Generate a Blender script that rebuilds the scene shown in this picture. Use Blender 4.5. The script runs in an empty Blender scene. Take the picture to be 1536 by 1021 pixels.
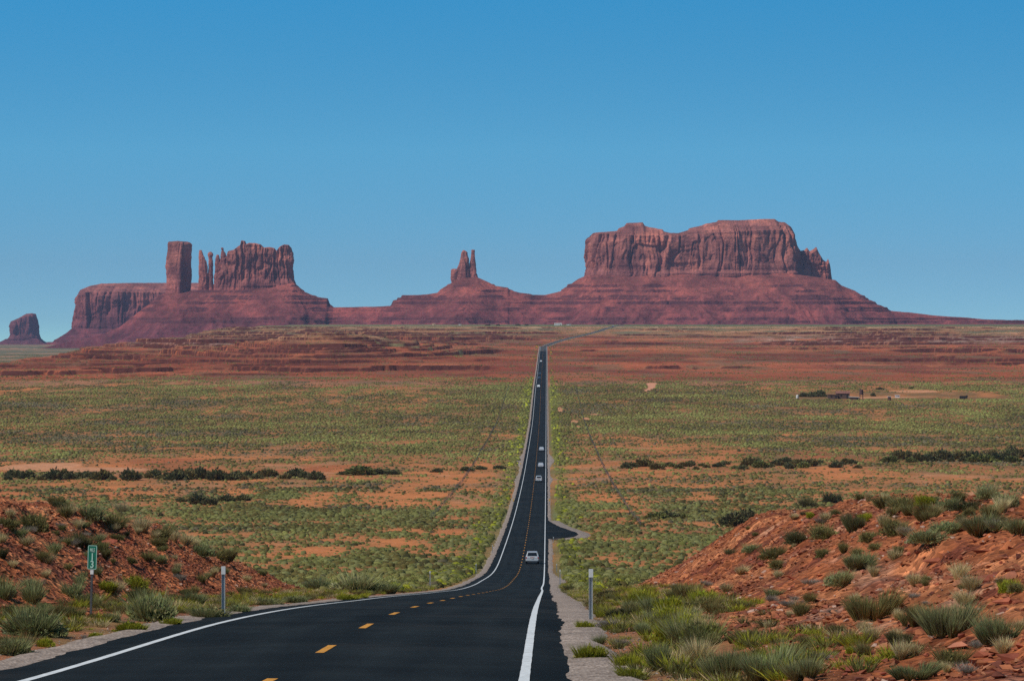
import bpy, bmesh, math, random
import numpy as np
from mathutils import Vector, Matrix

# ------------------------------------------------------------------ camera, world, sun
S = bpy.context.scene
COL = S.collection
F, CX, HY = 5000.0, 768.0, 480.0          # focal length, centre column and horizon row in photo pixels
S.render.resolution_x, S.render.resolution_y = 1024, 680
cd = bpy.data.cameras.new('camera'); cam = bpy.data.objects.new('camera', cd); COL.objects.link(cam)
cd.sensor_width = 36; cd.lens = 36 * F / 1536; cd.shift_y = -(510.5 - HY) / 1536
cd.clip_start = 0.5; cd.clip_end = 40000
cam.rotation_euler = (math.radians(90), 0, 0)
S.camera = cam
SUN_EL, SUN_AZ = 50.0, 34.0                # elevation; degrees the sun stands behind the camera's left
v = Vector((-math.cos(math.radians(SUN_EL)) * math.cos(math.radians(SUN_AZ)),
            -math.cos(math.radians(SUN_EL)) * math.sin(math.radians(SUN_AZ)), math.sin(math.radians(SUN_EL))))
sl = bpy.data.lights.new('sun', 'SUN'); sun = bpy.data.objects.new('sun', sl); COL.objects.link(sun)
sl.energy = 3.7; sl.angle = math.radians(0.5); sl.color = (1.0, 0.93, 0.83)
sun.rotation_euler = v.to_track_quat('Z', 'Y').to_euler()
W = bpy.data.worlds.new('World'); S.world = W; W.use_nodes = True
nt = W.node_tree; nt.nodes.clear()
out = nt.nodes.new('ShaderNodeOutputWorld'); bg = nt.nodes.new('ShaderNodeBackground')
sky = nt.nodes.new('ShaderNodeTexSky'); sky.sky_type = 'NISHITA'; sky.sun_disc = False
sky.sun_elevation = math.radians(SUN_EL); sky.sun_rotation = math.atan2(v.x, v.y)
sky.air_density = 1.0; sky.dust_density = 0.15; sky.ozone_density = 2.5; sky.altitude = 1600
tc = nt.nodes.new('ShaderNodeTexCoord')
mp = nt.nodes.new('ShaderNodeVectorMath'); mp.operation = 'MULTIPLY_ADD'
mp.inputs[1].default_value = (1, 1, 6.0); mp.inputs[2].default_value = (0, 0, 0.10)
nm = nt.nodes.new('ShaderNodeVectorMath'); nm.operation = 'NORMALIZE'
tint = nt.nodes.new('ShaderNodeMix'); tint.data_type = 'RGBA'; tint.blend_type = 'MULTIPLY'; tint.inputs[0].default_value = 1
tint.inputs[7].default_value = (1.14, 3.06, 3.36, 1)
L = nt.links.new
L(tc.outputs['Generated'], mp.inputs[0]); L(mp.outputs[0], nm.inputs[0]); L(nm.outputs[0], sky.inputs[0])
L(sky.outputs[0], tint.inputs[6])
sz = nt.nodes.new('ShaderNodeSeparateXYZ'); L(tc.outputs['Generated'], sz.inputs[0])
er = nt.nodes.new('ShaderNodeValToRGB'); e_ = er.color_ramp.elements; e_.new(.5); e_.new(.5); e_.new(.5)      # clearer, deeper air with height
for k_, (p_, c_) in enumerate([(0., (.50, .27, .235, 1)), (.018, (.60, .355, .29, 1)), (.051, (.62, .52, .43, 1)), (.098, (.35, .56, .53, 1)), (.35, (.28, .24, .22, 1))]): e_[k_].position = p_; e_[k_].color = c_
L(sz.outputs[2], er.inputs[0])
t2 = nt.nodes.new('ShaderNodeMix'); t2.data_type = 'RGBA'; t2.blend_type = 'MULTIPLY'; t2.inputs[0].default_value = 1
L(tint.outputs[2], t2.inputs[6]); L(er.outputs[0], t2.inputs[7]); L(t2.outputs[2], bg.inputs[0]); L(bg.outputs[0], out.inputs[0])
bg.inputs[1].default_value = 0.13
S.view_settings.view_transform = 'Standard'; S.view_settings.look = 'None'
S.view_settings.exposure = 0.0; S.view_settings.gamma = 1.0
S.cycles.max_bounces = 4; S.cycles.diffuse_bounces = 2; S.cycles.glossy_bounces = 2; S.cycles.volume_bounces = 0
S.cycles.transparent_max_bounces = 8; S.cycles.use_denoising = False
HAZE_DENSITY = 2.4e-5
HAZE_COLOUR = (0.50, 0.60, .92, 1)

rng = np.random.default_rng(163); random.seed(163)

# ------------------------------------------------------------------ numeric helpers
def _h(ix, iy, iz, seed):
    n = (ix.astype(np.int64) * 374761393 + iy.astype(np.int64) * 668265263 + iz * 2147483647 % 1000003 * 1274126177 + seed * 974634777) & 0xFFFFFFFF
    n = ((n ^ (n >> 13)) * 1274126177) & 0xFFFFFFFF
    n = ((n ^ (n >> 16)) * 2246822519) & 0xFFFFFFFF
    return ((n ^ (n >> 15)) & 0xFFFFFF) / float(0xFFFFFF) * 2 - 1

def noise2(x, y, seed=0):
    x, y = np.broadcast_arrays(np.asarray(x, float), np.asarray(y, float))
    ix = np.floor(x); iy = np.floor(y); fx = x - ix; fy = y - iy
    ix = ix.astype(np.int64); iy = iy.astype(np.int64)
    u = fx * fx * (3 - 2 * fx); w = fy * fy * (3 - 2 * fy)
    a = _h(ix, iy, 0, seed); b = _h(ix + 1, iy, 0, seed); c = _h(ix, iy + 1, 0, seed); d = _h(ix + 1, iy + 1, 0, seed)
    return (a * (1 - u) + b * u) * (1 - w) + (c * (1 - u) + d * u) * w

def noise3(x, y, z, seed=0):
    x, y, z = np.broadcast_arrays(np.asarray(x, float), np.asarray(y, float), np.asarray(z, float))
    iz = np.floor(z); fz = z - iz; fz = fz * fz * (3 - 2 * fz)
    r = 0
    for k in (0, 1):
        # each integer layer is a shifted plane of the 2-D lattice
        lay = (iz + k)
        p = noise2(x + lay * 57.31, y + lay * 113.77, seed)
        # shifting by non-integers changes phase per layer, which is fine for rock
        r = r + p * (fz if k else 1 - fz)
    return r

def fbm2(x, y, o=4, seed=0):
    r = 0; a = 1; t = 0
    for k in range(o):
        r = r + a * noise2(x * 2 ** k + 17.3 * k, y * 2 ** k - 9.1 * k, seed + k); t += a; a *= .5
    return r / t

def sstep(x, a=0., b=1.):
    t = np.clip((x - a) / (b - a), 0, 1); return t * t * (3 - 2 * t)

def pchip(x, xp, yp):
    xp = np.array(xp, float); yp = np.array(yp, float); h = np.diff(xp); dl = np.diff(yp) / h
    m = np.zeros_like(yp); m[0] = dl[0]; m[-1] = dl[-1]
    for i in range(1, len(xp) - 1):
        if dl[i - 1] * dl[i] > 0:
            w1 = 2 * h[i] + h[i - 1]; w2 = h[i] + 2 * h[i - 1]
            m[i] = (w1 + w2) / (w1 / dl[i - 1] + w2 / dl[i])
    x = np.clip(x, xp[0], xp[-1]); i = np.clip(np.searchsorted(xp, x) - 1, 0, len(xp) - 2)
    t = (x - xp[i]) / h[i]; t2 = t * t; t3 = t2 * t
    return ((2 * t3 - 3 * t2 + 1) * yp[i] + (t3 - 2 * t2 + t) * h[i] * m[i] + (-2 * t3 + 3 * t2) * yp[i + 1] + (t3 - t2) * h[i] * m[i + 1])

def ledges(z, levels, h, w, e=.35):
    """resistant beds: steep little cliffs at the given elevations"""
    r = z.copy()
    for k, zk in enumerate(levels):
        q = z - zk; hh = h[k] if isinstance(h, (list, tuple)) else h
        r = r + hh * (sstep(q, -e, e) - .5) * (1 - sstep(np.abs(q), 0.3 * w, w))
    return r

# ------------------------------------------------------------------ mesh helpers
def mesh_from(name, V, Fc, mat=None, smooth=False, attrs=None):
    """V (n,3), Fc (m,k) equal-sided faces"""
    me = bpy.data.meshes.new(name); V = np.ascontiguousarray(V, dtype=np.float32); Fc = np.ascontiguousarray(Fc, dtype=np.int32)
    m, k = Fc.shape
    me.vertices.add(len(V)); me.vertices.foreach_set('co', V.ravel())
    me.loops.add(m * k); me.loops.foreach_set('vertex_index', Fc.ravel())
    me.polygons.add(m); me.polygons.foreach_set('loop_start', np.arange(0, m * k, k, dtype=np.int32))
    if smooth: me.polygons.foreach_set('use_smooth', np.ones(m, dtype=bool))
    me.update(calc_edges=True)
    for nme, (typ, arr) in (attrs or {}).items():
        a = me.attributes.new(nme, typ, 'POINT')
        if typ == 'FLOAT_COLOR':
            arr = np.c_[arr, np.ones(len(arr))] if arr.shape[1] == 3 else arr
            a.data.foreach_set('color', np.ascontiguousarray(arr, dtype=np.float32).ravel())
        else: a.data.foreach_set('value', np.ascontiguousarray(arr, dtype=np.float32))
    if mat: me.materials.append(mat)
    return me

def link(name, me, parent=None):
    o = bpy.data.objects.new(name, me); COL.objects.link(o)
    if parent: o.parent = parent
    return o

def tag(o, label=None, cat=None, group=None, kind=None):
    if label: o['label'] = label
    if cat: o['category'] = cat
    if group: o['group'] = group
    if kind: o['kind'] = kind
    return o

def empty(name, loc, rz=0):
    o = bpy.data.objects.new(name, None); COL.objects.link(o); o.location = loc; o.rotation_euler = (0, 0, rz); o.empty_display_size = .3
    return o

def copy_tree(o, parent=None):
    c = o.copy(); COL.objects.link(c)
    if parent: c.parent = parent
    for ch in list(o.children): copy_tree(ch, c)
    return c

def grid_faces(nr, nc, wrap=False):
    i = np.arange(nr - 1)[:, None] * nc; j = np.arange(nc if wrap else nc - 1)[None, :]; j2 = (j + 1) % nc
    return np.stack([i + j, i + j2, i + nc + j2, i + nc + j], -1).reshape(-1, 4)

class MB:
    """collects boxes, tubes and polygons, builds ONE mesh object"""
    def __init__(s): s.bm = bmesh.new()
    def box(s, c, d, rot=None, bev=0, taper=None):
        for q in s.bm.verts: q.tag = True
        old = set(s.bm.verts)
        r = bmesh.ops.create_cube(s.bm, size=1)['verts']
        for q in r:
            q.co = Vector((q.co.x * d[0], q.co.y * d[1], q.co.z * d[2]))
            if taper and q.co.z > 0: q.co.x *= taper[0]; q.co.y *= taper[1]
        if bev:
            es = list({e for q in r for e in q.link_edges})
            r = bmesh.ops.bevel(s.bm, geom=es, offset=bev, segments=2, affect='EDGES')['verts']
        M = Matrix.Translation(c) @ (rot.to_4x4() if rot else Matrix())
        for q in s.bm.verts:
            if q not in old: q.co = M @ q.co
            q.tag = True
        return s
    def tube(s, p, q, r0, r1=None, n=10):
        p = Vector(p); q = Vector(q); d = q - p
        rr = bmesh.ops.create_cone(s.bm, cap_ends=True, segments=n, radius1=r0, radius2=r0 if r1 is None else r1, depth=d.length)['verts']
        M = Matrix.Translation((p + q) / 2) @ d.to_track_quat('Z', 'Y').to_matrix().to_4x4()
        for w in rr: w.co = M @ w.co; w.tag = True
        return s
    def poly(s, pts):
        vs = [s.bm.verts.new(p) for p in pts]
        for w in vs: w.tag = True
        s.bm.faces.new(vs); return s
    def mesh(s, name, mat, smooth=False):
        me = bpy.data.meshes.new(name); s.bm.normal_update(); s.bm.to_mesh(me); s.bm.free(); me.materials.append(mat)
        if smooth: me.polygons.foreach_set('use_smooth', np.ones(len(me.polygons), dtype=bool))
        return me
    def build(s, name, mat, parent=None, smooth=False): return link(name, s.mesh(name, mat, smooth), parent)

# ------------------------------------------------------------------ materials
def mat_new(name):
    m = bpy.data.materials.new(name); m.use_nodes = True; n = m.node_tree
    return m, n, n.nodes['Principled BSDF']

def simple(name, col, rough=.6, metal=0., var=.12, scale=8., spec=.5):
    m, n, b = mat_new(name)
    t = n.nodes.new('ShaderNodeTexNoise'); t.inputs['Scale'].default_value = scale; t.inputs['Detail'].default_value = 4
    c = n.nodes.new('ShaderNodeTexCoord'); n.links.new(c.outputs['Object'], t.inputs['Vector'])
    r = n.nodes.new('ShaderNodeValToRGB'); r.color_ramp.elements[0].position = .3; r.color_ramp.elements[1].position = .7
    r.color_ramp.elements[0].color = (*[x * (1 - var) for x in col], 1); r.color_ramp.elements[1].color = (*[min(1, x * (1 + var)) for x in col], 1)
    n.links.new(t.outputs[0], r.inputs[0]); n.links.new(r.outputs[0], b.inputs['Base Color'])
    b.inputs['Roughness'].default_value = rough; b.inputs['Metallic'].default_value = metal
    b.inputs['Specular IOR Level'].default_value = spec
    return m

def N(n, typ, **kw):
    q = n.nodes.new(typ)
    for k, w in kw.items(): setattr(q, k, w)
    return q

def noise_node(n, vec, scale, detail=5, rough=.55):
    t = N(n, 'ShaderNodeTexNoise'); t.inputs['Scale'].default_value = scale; t.inputs['Detail'].default_value = detail
    t.inputs['Roughness'].default_value = rough; n.links.new(vec, t.inputs['Vector']); return t.outputs[0]

def ramp(n, fac, stops):
    r = N(n, 'ShaderNodeValToRGB'); e = r.color_ramp.elements
    while len(e) < len(stops): e.new(.5)
    for k, (p, c) in enumerate(stops): e[k].position = p; e[k].color = (*c, 1) if not isinstance(c, float) else (c, c, c, 1)
    n.links.new(fac, r.inputs[0]); return r.outputs[0]

def mixc(n, a, b, fac, mode='MIX'):
    m = N(n, 'ShaderNodeMix', data_type='RGBA', blend_type=mode)
    for s, x in ((m.inputs[6], a), (m.inputs[7], b), (m.inputs[0], fac)):
        if hasattr(x, 'is_linked'): n.links.new(x, s)
        elif isinstance(x, (int, float)): s.default_value = x
        else: s.default_value = (*x, 1)
    return m.outputs[2]

def leaf_mat(name):
    """foliage: colour from the mesh, varied per object"""
    m, n, b = mat_new(name)
    at = N(n, 'ShaderNodeAttribute', attribute_name='col')
    oi = N(n, 'ShaderNodeObjectInfo')
    hs = N(n, 'ShaderNodeHueSaturation')
    mr = N(n, 'ShaderNodeMapRange'); mr.inputs[3].default_value = .78; mr.inputs[4].default_value = 1.2
    n.links.new(oi.outputs['Random'], mr.inputs[0]); n.links.new(mr.outputs[0], hs.inputs['Value'])
    n.links.new(at.outputs['Color'], hs.inputs['Color']); n.links.new(hs.outputs[0], b.inputs['Base Color'])
    b.inputs['Roughness'].default_value = .8; b.inputs['Specular IOR Level'].default_value = .15
    tr = N(n, 'ShaderNodeBsdfTranslucent'); n.links.new(hs.outputs[0], tr.inputs[0])
    ms = N(n, 'ShaderNodeMixShader'); ms.inputs[0].default_value = .25
    o = n.nodes['Material Output']; n.links.new(b.outputs[0], ms.inputs[1]); n.links.new(tr.outputs[0], ms.inputs[2]); n.links.new(ms.outputs[0], o.inputs[0])
    return m

def ground_mat():
    m, n, b = mat_new('desert_soil')
    g = N(n, 'ShaderNodeNewGeometry'); P = g.outputs['Position']
    at = N(n, 'ShaderNodeAttribute', attribute_name='col'); bk = N(n, 'ShaderNodeAttribute', attribute_name='bank')
    fine = noise_node(n, P, 2.2, 8, .65); mid = noise_node(n, P, .35, 6, .6)
    c = mixc(n, at.outputs['Color'], ramp(n, fine, [(.25, .55), (.75, 1.4)]), 1., 'MULTIPLY')
    c = mixc(n, c, ramp(n, mid, [(.3, .72), (.7, 1.28)]), 1., 'MULTIPLY')
    # broken stone on the cut banks
    vo = N(n, 'ShaderNodeTexVoronoi'); vo.inputs['Scale'].default_value = 5.5; n.links.new(P, vo.inputs['Vector'])
    vs = N(n, 'ShaderNodeSeparateColor'); n.links.new(vo.outputs['Color'], vs.inputs[0]); stone = mixc(n, c, ramp(n, vs.outputs[0], [(0, (.55, .5, .48)), (.5, (.95, .95, .95)), (1, (1.5, 1.45, 1.4))]), 1., 'MULTIPLY')
    c = mixc(n, c, stone, bk.outputs['Fac'])
    n.links.new(c, b.inputs['Base Color'])
    b.inputs['Roughness'].default_value = .95; b.inputs['Specular IOR Level'].default_value = .1
    bh = N(n, 'ShaderNodeMath', operation='MULTIPLY_ADD'); n.links.new(vo.outputs['Distance'], bh.inputs[0]); n.links.new(bk.outputs['Fac'], bh.inputs[1]); n.links.new(fine, bh.inputs[2])
    bu = N(n, 'ShaderNodeBump'); bu.inputs['Strength'].default_value = .9; bu.inputs['Distance'].default_value = .18
    n.links.new(bh.outputs[0], bu.inputs['Height']); n.links.new(bu.outputs[0], b.inputs['Normal'])
    return m

def rock_mat(name, ctop, cmid, cdark, z0, z1, sc=1., veg=0.0, lines=.5, bare=None):
    """layered sandstone: beds follow elevation, vertical streaks of desert varnish"""
    m, n, b = mat_new(name)
    g = N(n, 'ShaderNodeNewGeometry'); P = g.outputs['Position']
    sp = N(n, 'ShaderNodeSeparateXYZ'); n.links.new(P, sp.inputs[0])
    big = noise_node(n, P, .012 * sc, 4); 
    # bed coordinate: elevation, gently warped
    w = N(n, 'ShaderNodeMath', operation='MULTIPLY_ADD'); n.links.new(big, w.inputs[0]); w.inputs[1].default_value = 10.; n.links.new(sp.outputs[2], w.inputs[2])
    cb = N(n, 'ShaderNodeCombineXYZ'); n.links.new(w.outputs[0], cb.inputs[2])
    bed = noise_node(n, cb.outputs[0], .14 * sc, 5, .7)
    mv = N(n, 'ShaderNodeMapping'); n.links.new(P, mv.inputs[0]); mv.inputs['Scale'].default_value = (1, 1, .3)
    wq = N(n, 'ShaderNodeVectorMath', operation='MULTIPLY_ADD'); wn = N(n, 'ShaderNodeTexNoise'); wn.inputs['Scale'].default_value = .02; n.links.new(P, wn.inputs['Vector']); n.links.new(wn.outputs['Color'], wq.inputs[0]); wq.inputs[1].default_value = (40, 40, 60); n.links.new(P, wq.inputs[2]); n.links.new(wq.outputs[0], mv.inputs[0])
    varn = noise_node(n, wq.outputs[0], .016 * sc, 6, .6)
    streak = noise_node(n, mv.outputs[0], .07 * sc, 7, .65)
    fine = noise_node(n, P, .22 * sc, 6, .65)
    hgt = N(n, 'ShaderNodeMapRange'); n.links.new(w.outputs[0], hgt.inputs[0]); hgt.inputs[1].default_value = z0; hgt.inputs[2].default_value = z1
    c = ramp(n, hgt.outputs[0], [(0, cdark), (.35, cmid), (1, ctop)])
    c = mixc(n, c, ramp(n, bed, [(.3, 1 - lines), (.62, 1 + lines * .5)]), 1., 'MULTIPLY')
    c = mixc(n, c, ramp(n, streak, [(.3, .66), (.7, 1.32)]), 1., 'MULTIPLY')
    c = mixc(n, c, ramp(n, varn, [(.36, (.60, .56, .64)), (.5, (1., .98, 1.)), (.64, (1.6, 1.48, 1.32))]), 1., 'MULTIPLY')
    c = mixc(n, c, ramp(n, fine, [(.3, .72), (.7, 1.26)]), 1., 'MULTIPLY')
    if veg:
        up = N(n, 'ShaderNodeSeparateXYZ'); n.links.new(g.outputs['Normal'], up.inputs[0])
        vn = noise_node(n, P, .35, 5, .7)
        mm = N(n, 'ShaderNodeMath', operation='MULTIPLY'); n.links.new(up.outputs[2], mm.inputs[0])
        n.links.new(ramp(n, vn, [(.52, 0.), (.6, 1.)]), mm.inputs[1])
        m2 = N(n, 'ShaderNodeMath', operation='MULTIPLY'); n.links.new(mm.outputs[0], m2.inputs[0]); m2.inputs[1].default_value = veg
        c = mixc(n, c, (.10, .10, .055), m2.outputs[0])
    if bare:      # steep ledges: bare dark beds plus ledge shade painted in; gentler debris is paler
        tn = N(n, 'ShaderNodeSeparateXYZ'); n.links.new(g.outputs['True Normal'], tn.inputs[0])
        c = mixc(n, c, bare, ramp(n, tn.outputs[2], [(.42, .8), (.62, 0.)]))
    n.links.new(c, b.inputs['Base Color']); b.inputs['Roughness'].default_value = .95; b.inputs['Specular IOR Level'].default_value = .1
    bu = N(n, 'ShaderNodeBump'); bu.inputs['Strength'].default_value = .8; bu.inputs['Distance'].default_value = 3.5
    ad = N(n, 'ShaderNodeMath', operation='ADD'); n.links.new(streak, ad.inputs[0]); n.links.new(fine, ad.inputs[1])
    n.links.new(ad.outputs[0], bu.inputs['Height']); n.links.new(bu.outputs[0], b.inputs['Normal'])
    return m

def asphalt_mat():
    m, n, b = mat_new('asphalt')
    g = N(n, 'ShaderNodeNewGeometry'); P = g.outputs['Position']
    at = N(n, 'ShaderNodeAttribute', attribute_name='lat')
    mp = N(n, 'ShaderNodeMapping'); mp.inputs['Scale'].default_value = (1, .04, 1); n.links.new(P, mp.inputs[0])
    patch = noise_node(n, mp.outputs[0], 1.1, 5, .6); grit = noise_node(n, P, 26, 3, .7)
    worn = noise_node(n, P, .25, 5, .6)
    c = ramp(n, patch, [(.3, (.0062, .0080, .0090)), (.7, (.0125, .0155, .0165))])
    c = mixc(n, c, ramp(n, grit, [(.35, .75), (.7, 1.3)]), 1., 'MULTIPLY')
    c = mixc(n, c, ramp(n, worn, [(.35, .72), (.7, 1.4)]), 1., 'MULTIPLY')
    # slightly polished wheel tracks
    wt = ramp(n, at.outputs['Fac'], [(0., 1.), (.13, .8), (.2, 1.05), (.26, 1.28), (.33, 1.0), (.40, 1.28), (.47, .92), (.5, .85), (.53, .92), (.6, 1.28), (.67, 1.), (.74, 1.28), (.80, 1.05), (.87, .75)])
    c = mixc(n, c, wt, 1., 'MULTIPLY')
    sy = N(n, 'ShaderNodeSeparateXYZ'); n.links.new(P, sy.inputs[0]); fr = N(n, 'ShaderNodeMapRange'); n.links.new(sy.outputs[1], fr.inputs[0]); fr.inputs[1].default_value = 3440; fr.inputs[2].default_value = 3460
    c = mixc(n, c, (.085, .08, .074), fr.outputs[0])          # the old, unsurfaced stretch up at the rim
    pt = noise_node(n, P, .12, 6, .7); c = mixc(n, c, (.026, .026, .025), ramp(n, pt, [(.50, 0.), (.70, 1.)]))
    n.links.new(c, b.inputs['Base Color']); b.inputs['Roughness'].default_value = .9; b.inputs['Specular IOR Level'].default_value = .12
    bu = N(n, 'ShaderNodeBump'); bu.inputs['Strength'].default_value = .5; bu.inputs['Distance'].default_value = .01
    n.links.new(grit, bu.inputs['Height']); n.links.new(bu.outputs[0], b.inputs['Normal'])
    return m

def paint_mat(name, col):
    m, n, b = mat_new(name)
    g = N(n, 'ShaderNodeNewGeometry'); t = noise_node(n, g.outputs['Position'], 6, 6, .7)
    t2 = noise_node(n, g.outputs['Position'], 30, 4, .7)
    c = mixc(n, col, ramp(n, t, [(.35, .72), (.6, 1.05)]), 1., 'MULTIPLY'); c = mixc(n, c, (.03, .032, .034), ramp(n, t2, [(.62, 0.), (.74, .8)]))
    n.links.new(c, b.inputs['Base Color']); b.inputs['Roughness'].default_value = .6
    return m

def gravel_mat():
    m, n, b = mat_new('gravel')
    g = N(n, 'ShaderNodeNewGeometry'); P = g.outputs['Position']
    vo = N(n, 'ShaderNodeTexVoronoi'); vo.inputs['Scale'].default_value = 18; n.links.new(P, vo.inputs['Vector'])
    big = noise_node(n, P, .8, 5, .6)
    c = ramp(n, vo.outputs['Color'], [(0, (.13, .09, .07)), (.5, (.29, .22, .175)), (1, (.52, .43, .37))])
    c = mixc(n, c, ramp(n, big, [(.3, .7), (.7, 1.25)]), 1., 'MULTIPLY')
    n.links.new(c, b.inputs['Base Color']); b.inputs['Roughness'].default_value = .95
    bu = N(n, 'ShaderNodeBump'); bu.inputs['Strength'].default_value = 1.; bu.inputs['Distance'].default_value = .03
    n.links.new(vo.outputs['Distance'], bu.inputs['Height']); n.links.new(bu.outputs[0], b.inputs['Normal'])
    return m

M_GROUND = ground_mat(); M_LEAF = leaf_mat('leaves'); M_ASPH = asphalt_mat(); M_GRAVEL = gravel_mat()
M_WHITE = paint_mat('white_road_paint', (.74, .76, .76)); M_YELLOW = paint_mat('yellow_road_paint', (.70, .30, .012))
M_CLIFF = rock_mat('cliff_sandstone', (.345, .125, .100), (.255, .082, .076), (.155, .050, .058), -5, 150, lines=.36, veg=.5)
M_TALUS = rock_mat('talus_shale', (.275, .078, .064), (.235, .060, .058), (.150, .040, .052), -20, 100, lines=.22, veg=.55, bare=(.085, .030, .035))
M_STEEL = simple('galvanised_steel', (.42, .46, .48), .5, .3, .2, 30)
M_DARKSTEEL = simple('weathered_steel', (.10, .11, .12), .6, .5, .3, 20)
M_GREEN = simple('green_sign_face', (.004, .17, .11), .45, 0, .12, 6)
M_SIGNWHITE = simple('white_sign_sheeting', (.7, .74, .74), .5, 0, .05)
M_SIGNTEXT = simple('sign_lettering', (.45, .72, .62), .5, 0, .05)
M_SIGNYEL = simple('yellow_sign_face', (.8, .45, .02), .5, 0, .1)

# ------------------------------------------------------------------ the lie of the land
RD = [-60, 0, 25, 43, 71, 127, 200, 280, 342, 459, 505, 793, 1087, 1560, 2120, 2700, 3300, 3850, 4250, 4500, 4800, 5100, 5500, 7600, 9000, 14000]
RY = [None, None, None, 1021, 930, 897, 887.5, 881, 872, 850, 834, 755, 700, 640, 580, 552, 530, 518, 508, 502, 496, 491.5, 489, None, None, None]
RZ = [2.2, -1.7, -3.4] + [-(y - HY) / F * d for d, y in list(zip(RD, RY))[3:23]] + [-10, -14, -40]
def zhi(d): return pchip(d, RD, RZ)
def zlow(d): return pchip(d, [1900, 2120, 2700, 3300, 5000, 7000, 9500, 14000], [-45.6, -42.4, -42.5, -45, -55, -62, -70.5, -115])
def xroad(d):
    return np.where(d < 3800, -3.6 + .0104 * d, pchip(d, [3700, 3900, 4250, 4500, 4800, 5100, 5500, 6200, 9000], [34.9, 43, 70, 98, 126, 147, 173, 205, 280]))

BED = [-43.6, -41.9, -40.6, -38.9, -37.4, -35.6, -34.2, -32, -30.4, -28.3, -26.6, -24.6, -22, -20.1, -18.2, -16.0, -14.1, -11.9]
BEDH = [2.0, 2.8, 1.6, 3.4, 1.8, 3.9, 2.0, 4.4, 1.8, 3.0, 2.2, 5.0, 2.2, 2.4, 3.6, 1.8, 2.6, 2.4]
def gz(X, Y, fine=True):
    X, Y = np.broadcast_arrays(np.asarray(X, float), np.asarray(Y, float))
    lat = X - xroad(Y); al = np.abs(lat)
    hi = zhi(Y); lo = zlow(Y)
    near_road = 1 - sstep(al, 12, 60)
    # edge of the upper bench on the left
    edge = -470 + 60 * fbm2(X / 300, Y / 260, 3, 5) + 25 * noise2(X / 40, Y / 40, 6)
    far = sstep(Y, 2000, 2700)
    m = sstep(X, edge - 55, edge + 55)
    z = np.where(Y > 1900, hi * m + lo * (1 - m), hi)
    # rolling relief of the layered slope
    amp = far * (1 - sstep(Y, 5000, 5500)) * (1 - near_road)
    left = 1 - sstep(X, -200, 60)
    right = sstep(X, 250, 500)
    roll = (1.6 + 3.2 * left * m + 1.6 * right) * fbm2(X / 210, Y / 300, 4, 11) + (.7 + 1.0 * left + .4 * right) * fbm2(X / 40, Y / 55, 4, 12)
    hill = 17 * np.exp(-((X + 175) / 95) ** 2 - ((Y - 3350) / 300) ** 2) + 6 * np.exp(-((X + 330) / 160) ** 2 - ((Y - 3700) / 350) ** 2)
    z1 = z + (roll + hill) * amp
    hm = np.clip(.45 + 1.6 * fbm2(X / 120, Y / 90, 4, 21) + .70 * left + .35 * right, 0, 1.35)
    z1l = ledges(z1, BED, BEDH, 1.1, .04)
    z = z1 + (z1l - z1) * hm * amp * m
    # valley floor undulation
    vamp = sstep(Y, 190, 420) * (1 - sstep(Y, 5400, 6000) * .4)
    z = z + vamp * (1 - .85 * (1 - sstep(al, 6, 26))) * (.55 * fbm2(X / 60, Y / 75, 3, 31) + (.12 * fbm2(X / 7, Y / 9, 2, 32) if fine else 0))
    # cut banks beside the near road
    wig = .9 * fbm2(X / 9, Y / 9, 3, 41)
    Hr = pchip(Y, [-60, 20, 30, 60, 95, 120, 150, 175, 200, 230], [1.3, 2.0, 2.2, 2.4, 2.65, 3.0, 2.8, 1.8, .3, 0])
    wr = pchip(Y, [-60, 60, 120, 300], [7.0, 6.4, 5.2, 5.0])
    t = (lat - 7.6 - wig * .8) / wr
    br = Hr * (sstep(t, 0, 1) * .5 + np.clip(t, 0, 1) * .5)
    Hl = 2.85 * sstep(196 - Y + (-lat - 10) * 2.2 + wig * 7, 0, 60) * sstep(Y, 10, 40) 
    tl = (-lat - 8.0 - wig * .7) / 6.0
    bl = Hl * (sstep(tl, 0, 1) * .5 + np.clip(tl, 0, 1) * .5)
    dome = .35 * fbm2(X / 5, Y / 5, 3, 42)
    bl = bl + .35 * sstep(-lat, 6.6, 9.8) * sstep(185 - Y, 0, 30); br = br + .25 * sstep(lat, 5.6, 7.8) * sstep(200 - Y, 0, 30)
    bank = br + bl; bm = sstep(bank, .05, .9)
    z = z + bank + bm * dome
    if fine:
        rk = np.abs(fbm2(X / 1.2, Y / 1.2, 4, 43)); z = z + bm * (.24 * (rk - .2) + .07 * noise2(X / .28, Y / .4, 45))
        zz = ledges(z * 1.0, [-3.4, -4.6, -5.9, -7.2, -8.3, -9.6, -10.8], .5, .5); z = z + (zz - z) * bm * sstep(noise2(X / 4, Y / 4, 46), .0, .4) * .5
        z = z + (1 - bm) * (1 - sstep(Y, 250, 400)) * sstep(al, 5.2, 6.5) * .07 * fbm2(X / .9, Y / .9, 3, 44)
    # road bed
    bed = 1 - sstep(al, 4.6, 6.6 + 1.4 * sstep(Y, 200, 400)); bed = np.maximum(bed, (1 - sstep(lat, 12.5, 15)) * (lat > 0) * sstep(Y, 572, 582) * (1 - sstep(Y, 696, 708)))
    to = (lat > 3) * sstep(Y, 572, 582) * (1 - sstep(Y, 696, 708)) * (1 - sstep(lat, 12.5, 15))
    z = z * (1 - bed) + (hi - .12 - .00006 * Y - .18 * to) * bed
    # pull-out beside the road
    return z

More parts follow.
